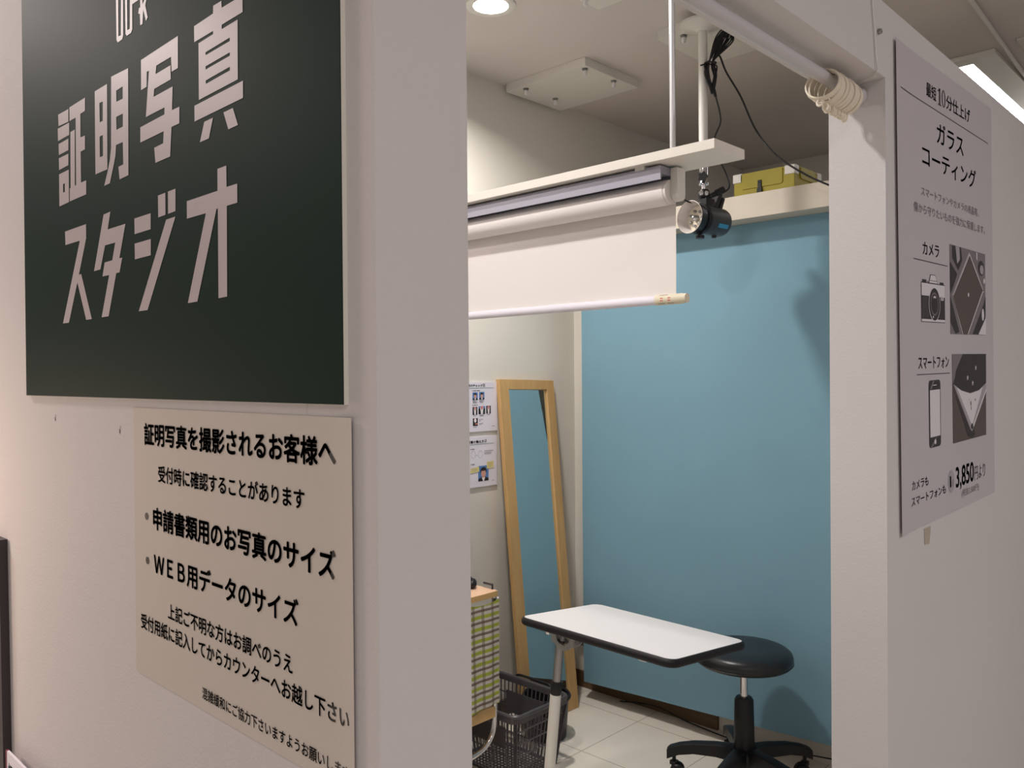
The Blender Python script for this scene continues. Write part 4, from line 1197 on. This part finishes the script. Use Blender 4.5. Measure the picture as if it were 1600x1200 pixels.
q.build('bottom_grid', M['basket'], t, smooth=0)
q = MB()
rp = [(a, b, 0.264) for a, b in rrect(1.778, 2.080, 1.563, 1.957, 0.035, 6)]
q.tube(rp, 0.0085, 10, closed=True)
vs, fs = [], []
for r_, dz in ((0.0, 0.0), (0.0, -0.022)):
    for a, b in rrect(1.774, 2.084, 1.559, 1.961, 0.037, 6):
        vs.append((a, b, 0.262 + dz))
n = len(vs) // 2
for i in range(n):
    fs.append((i, (i + 1) % n, n + (i + 1) % n, n + i))
o = q.add(vs, fs).build('rim', M['basket'], t)
for x, s in ((1.770, -1), (2.088, 1)):
    pts = [(x, 1.66, 0.258), (x + s * 0.004, 1.67, 0.272), (x + s * 0.004, 1.70, 0.276), (x + s * 0.004, 1.82, 0.276), (x + s * 0.004, 1.85, 0.272), (x, 1.86, 0.258)]
    q = MB().tube(smooth_path(pts, 5), 0.0055, 8)
    q.sphere((x - s * 0.002, 1.66, 0.262), 0.011, 12, 8).sphere((x - s * 0.002, 1.86, 0.262), 0.011, 12, 8)
    q.build('handle', M['black_plastic'], t)

# ------------------------------------------------------------------ waste bin
BNX, BNY = 2.208, 1.795
t = thing('waste_bin', 'small round black waste bin between basket and mirror foot', 'waste bin', (BNX, BNY, 0))
q = MB().lathe((BNX, BNY, 0.0), (0, 0, 1), [(0, 0.001), (0.078, 0.001), (0.082, 0.006), (0.094, 0.172), (0.091, 0.172), (0.079, 0.010), (0, 0.008)], 40)
q.build('body', M['black_plastic'], t)
MB().lathe((BNX, BNY, 0.168), (0, 0, 1), [(0.091, 0.0), (0.101, -0.004), (0.103, 0.004), (0.099, 0.012), (0.093, 0.013), (0.090, 0.008)], 40, closed=True).build('rim', M['black_plastic'], t)

# ------------------------------------------------------------------ overbed table
TC = V((1.679, 0.985, 0.735))
th_, tb_ = math.radians(-2.33), math.radians(-4.86)
TEX = V((math.cos(th_) * math.cos(tb_), math.sin(th_) * math.cos(tb_), math.sin(tb_)))
TEY = V((-math.sin(th_), math.cos(th_), 0))
TEN = TEX.cross(TEY).normalized()
def tt(a, b, c):
    return TC + TEX * a + TEY * b + TEN * c
TWX, TLY = 0.185, 0.2876
t = thing('overbed_table', 'white side table with black rubber edge on one slanted pole', 'table', (1.62, 1.25, 0))
q = MB().prism(rrect(-TWX, TWX, -TLY, TLY, 0.030, 8), tt, -0.022, 0)
q.build('tabletop', M['laminate'], t, bevel=0.0008)
loop = rrect(-TWX + 0.002, TWX - 0.002, -TLY + 0.002, TLY - 0.002, 0.028, 8)
vs, fs = [], []
n = len(loop)
NP = 12
for i in range(n):
    p0, p1, p2 = V((*loop[i - 1], 0)), V((*loop[i], 0)), V((*loop[(i + 1) % n], 0))
    tg = (p2 - p0).normalized()
    nr = V((tg.y, -tg.x, 0))
    for k in range(NP):
        a = -PI / 2 + PI * k / (NP - 1)
        p = p1 + nr * (0.0095 * math.cos(a)) + V((0, 0, -0.0118 + 0.0120 * math.sin(a)))
        vs.append(tt(*p))
for i in range(n):
    for k in range(NP):
        i2, k2 = (i + 1) % n, (k + 1) % NP
        fs.append((i * NP + k, i2 * NP + k, i2 * NP + k2, i * NP + k2))
MB().add(vs, fs).build('edge_trim', M['rubber'], t, smooth=50)
ptop, pbot = V((1.612, 1.204, 0.680)), V((1.612, 1.278, 0.03))
def pp(z):
    return pbot + (ptop - pbot) * ((z - pbot.z) / (ptop.z - pbot.z))
MB().tube([pp(0.515), pp(0.700)], 0.0138, 18).build('upper_pole', M['steel'], t)
MB().tube([pp(0.490), pp(0.494), pp(0.530), pp(0.534)], [0.0172, 0.0182, 0.0182, 0.0165], 18).build('collar', M['black_plastic'], t)
MB().tube([pp(0.04), pp(0.492)], 0.0178, 18).build('lower_pole', M['white_metal'], t)
q = MB()
BCY, BCZ = 1.176, 0.692
half = [(BCY + 0.046, 0.722)] + [(BCY - 0.046, 0.722)] + arc(BCY, BCZ, 0.046, 180, 360, 18)
hole = arc(BCY, BCZ, 0.029, 180, 360, 14)
for x in (1.590, 1.630):
    q.prism([(BCY - 0.046, 0.722)] + arc(BCY, BCZ, 0.046, 180, 360, 18) + [(BCY + 0.046, 0.722), (BCY + 0.029, 0.722)] + list(reversed(hole)) + [(BCY - 0.029, 0.722)], lambda a, b, c: (c, a, b), x, x + 0.006)
q.prism([(BCY + 0.026, 0.722), (BCY + 0.050, 0.722), (BCY + 0.046, 0.665), (BCY + 0.026, 0.662)], lambda a, b, c: (c, a, b), 1.589, 1.637)
q.prism(arc(BCY - 0.004, BCZ + 0.012, 0.022, 180, 360, 10), lambda a, b, c: (c, a, b), 1.600, 1.624)
q.hexa([tt(-0.125, 0.12, -0.027), tt(-0.03, 0.12, -0.027), tt(-0.03, 0.26, -0.027), tt(-0.125, 0.26, -0.027), tt(-0.125, 0.12, -0.0225), tt(-0.03, 0.12, -0.0225), tt(-0.03, 0.26, -0.0225), tt(-0.125, 0.26, -0.0225)])
q.build('tilt_bracket', M['steel'], t)
MB().sphere((1.596, BCY + 0.066, 0.6905), 0.0105, 14, 10).tube([(1.596, BCY + 0.066, 0.6905), (1.600, BCY + 0.044, 0.692)], 0.004, 8).build('tilt_knob', M['chrome'], t)
MB().tube([(1.5885, BCY - 0.006, 0.6715), (1.5885, BCY + 0.010, 0.670), (1.5885, BCY + 0.018, 0.676)], 0.0042, 8).build('pin', M['black_plastic'], t)
q = MB().hexa([tt(-0.145, -0.172, -0.040), tt(-0.12, -0.172, -0.040), tt(-0.12, -0.145, -0.040), tt(-0.145, -0.145, -0.040), tt(-0.145, -0.172, -0.0225), tt(-0.12, -0.172, -0.0225), tt(-0.12, -0.145, -0.0225), tt(-0.145, -0.145, -0.0225)])
q.build('stop_block', M['white_plastic'], t, bevel=0.003)
q = MB().box(1.585, 1.640, 0.78, 1.33, 0.030, 0.062)
q.box(1.48, 1.74, 1.27, 1.32, 0.030, 0.060).box(1.48, 1.74, 0.78, 0.82, 0.030, 0.060)
q.build('base', M['white_metal'], t, bevel=0.006)
for x in (1.50, 1.72):
    for y in (1.295, 0.80):
        MB().lathe((x - 0.01, y, 0.0155), (1, 0, 0), [(0, 0), (0.013, 0), (0.015, 0.003), (0.015, 0.017), (0.013, 0.020), (0, 0.020)], 16).build('caster', M['black_plastic'], t)

# ------------------------------------------------------------------ stool
SX, SY = 2.378, 0.983
t = thing('swivel_stool', 'round black vinyl swivel stool with five legged base behind the table', 'stool', (SX, SY, 0))
SR = 0.174
q = MB().lathe((SX, SY, 0), (0, 0, 1), [(0, 0.452), (SR - 0.030, 0.452), (SR - 0.008, 0.456), (SR - 0.001, 0.466), (SR, 0.480), (SR - 0.004, 0.494), (SR - 0.016, 0.504), (SR - 0.040, 0.511), (SR - 0.090, 0.5145), (0, 0.515)], 64)
q.build('seat', M['vinyl'], t, smooth=60)
MB().lathe((SX, SY, 0), (0, 0, 1), [(SR - 0.0010, 0.4630), (SR + 0.0012, 0.4650), (SR - 0.0006, 0.4672)], 64).build('seat_piping', M['vinyl'], t)
MB().box(SX - 0.07, SX + 0.07, SY - 0.07, SY + 0.07, 0.442, 0.4525).build('seat_plate', M['black_plastic'], t)
MB().tube([(SX, SY, 0.30), (SX, SY, 0.443)], 0.0140, 20).build('piston', M['chrome'], t)
MB().lathe((SX, SY, 0), (0, 0, 1), [(0, 0.10), (0.037, 0.10), (0.036, 0.20), (0.034, 0.318), (0.028, 0.328), (0.0145, 0.330), (0, 0.330)], 28).build('sleeve', M['black_plastic'], t)
MB().lathe((SX, SY, 0), (0, 0, 1), [(0, 0.085), (0.046, 0.085), (0.050, 0.095), (0.050, 0.128), (0.042, 0.140), (0, 0.140)], 28).build('hub', M['black_plastic'], t)
rr_ = V((0.693, -0.721, 0))
ff_ = V((0.721, 0.693, 0))
for a in (160.0, 88.0, 16.0, -56.0, -128.0):
    d = rr_ * math.cos(math.radians(a)) + ff_ * math.sin(math.radians(a))
    sd = V((-d.y, d.x, 0))
    c0 = V((SX, SY, 0))
    vs, fs = [], []
    secs = [(0.035, 0.147, 0.094, 0.026), (0.10, 0.147, 0.102, 0.023), (0.18, 0.139, 0.100, 0.021), (0.235, 0.126, 0.088, 0.019), (0.270, 0.112, 0.072, 0.018), (0.280, 0.102, 0.066, 0.015)]
    for r_, zt, zb, hw in secs:
        for s_, z_ in ((-1, zb), (1, zb), (1, zt - 0.004), (0.55, zt), (-0.55, zt), (-1, zt - 0.004)):
            vs.append(c0 + d * r_ + sd * (hw * s_) + V((0, 0, z_)))
    for i in range(len(secs) - 1):
        for k in range(6):
            k2 = (k + 1) % 6
            fs.append((i * 6 + k, i * 6 + k2, i * 6 + 6 + k2, i * 6 + 6 + k))
    fs += [tuple(range(5, -1, -1)), tuple(range(len(secs) * 6 - 6, len(secs) * 6))]
    leg = MB().add(vs, fs).build('leg', M['black_plastic'], t, smooth=40)
    q = MB()
    cc = c0 + d * 0.255
    for s_ in (-1, 1):
        q.lathe(cc + sd * (0.004 * s_) + V((0, 0, 0.0255)) - d * 0.012, sd * s_, [(0, 0), (0.0225, 0), (0.025, 0.004), (0.025, 0.013), (0.021, 0.018), (0, 0.018)], 20)
    q.lathe(cc + V((0, 0, 0.03)), (0, 0, 1), [(0, 0), (0.007, 0), (0.007, 0.050), (0, 0.050)], 10)
    q.box(cc.x - 0.012, cc.x + 0.012, cc.y - 0.012, cc.y + 0.012, 0.044, 0.058)
    q.build('caster', M['black_plastic'], leg)

# ------------------------------------------------------------------ shop ceiling beyond the front wall
t = thing('ceiling_light', 'lit linear ceiling lamp in a white housing above the front wall', 'ceiling lamp', (4.0, 0.50, CZ))
MB().box(3.360, 4.75, 0.400, 0.665, CZ - 0.018, CZ - 0.0003).build('housing', M['white_metal'], t, bevel=0.002)
q = MB()
q.box(3.44, 4.70, 0.500, 0.568, CZ - 0.0185, CZ - 0.0178)
q.build('diffuser', M['tube_lit'], t)
o = MB().tube([(2.40, 0.318, CZ - 0.010), (4.60, 0.435 - 0.01, CZ - 0.010)], 0.008, 8).build('ceiling_conduit', M['white_metal'], origin=(3.5, 0.37, CZ - 0.01))
o.data.transform(Matrix.Identity(4))
tag(o, 'thin white conduit running along the ceiling beside the lit lamp', 'conduit')
t = thing('ceiling_fixture', 'unlit white ceiling fixture at the right frame edge past the conduit', 'ceiling lamp', (3.9, 0.2, CZ))
MB().box(3.31, 4.6, 0.15, 0.315, CZ - 0.012, CZ - 0.0003).build('housing', M['ceiling'], t, bevel=0.002)
for y in (0.20, 0.262):
    q = MB().tube([(3.34, y, CZ - 0.030), (4.55, y, CZ - 0.030)], 0.013, 10)
    q.box(3.33, 3.36, y - 0.012, y + 0.012, CZ - 0.045, CZ - 0.011)
    q.build('tube', M['white_plastic'], t)
q = MB().lathe((2.140, 0.385, CZ), (0, 0, -1), [(0, 0), (0.022, 0), (0.022, 0.008), (0.009, 0.012), (0.009, 0.040), (0, 0.046)], 16)
o = q.build('ceiling_hook', M['white_plastic'], origin=(2.14, 0.385, CZ))
tag(o, 'small white ceiling hook just above the front wall top edge', 'hook')
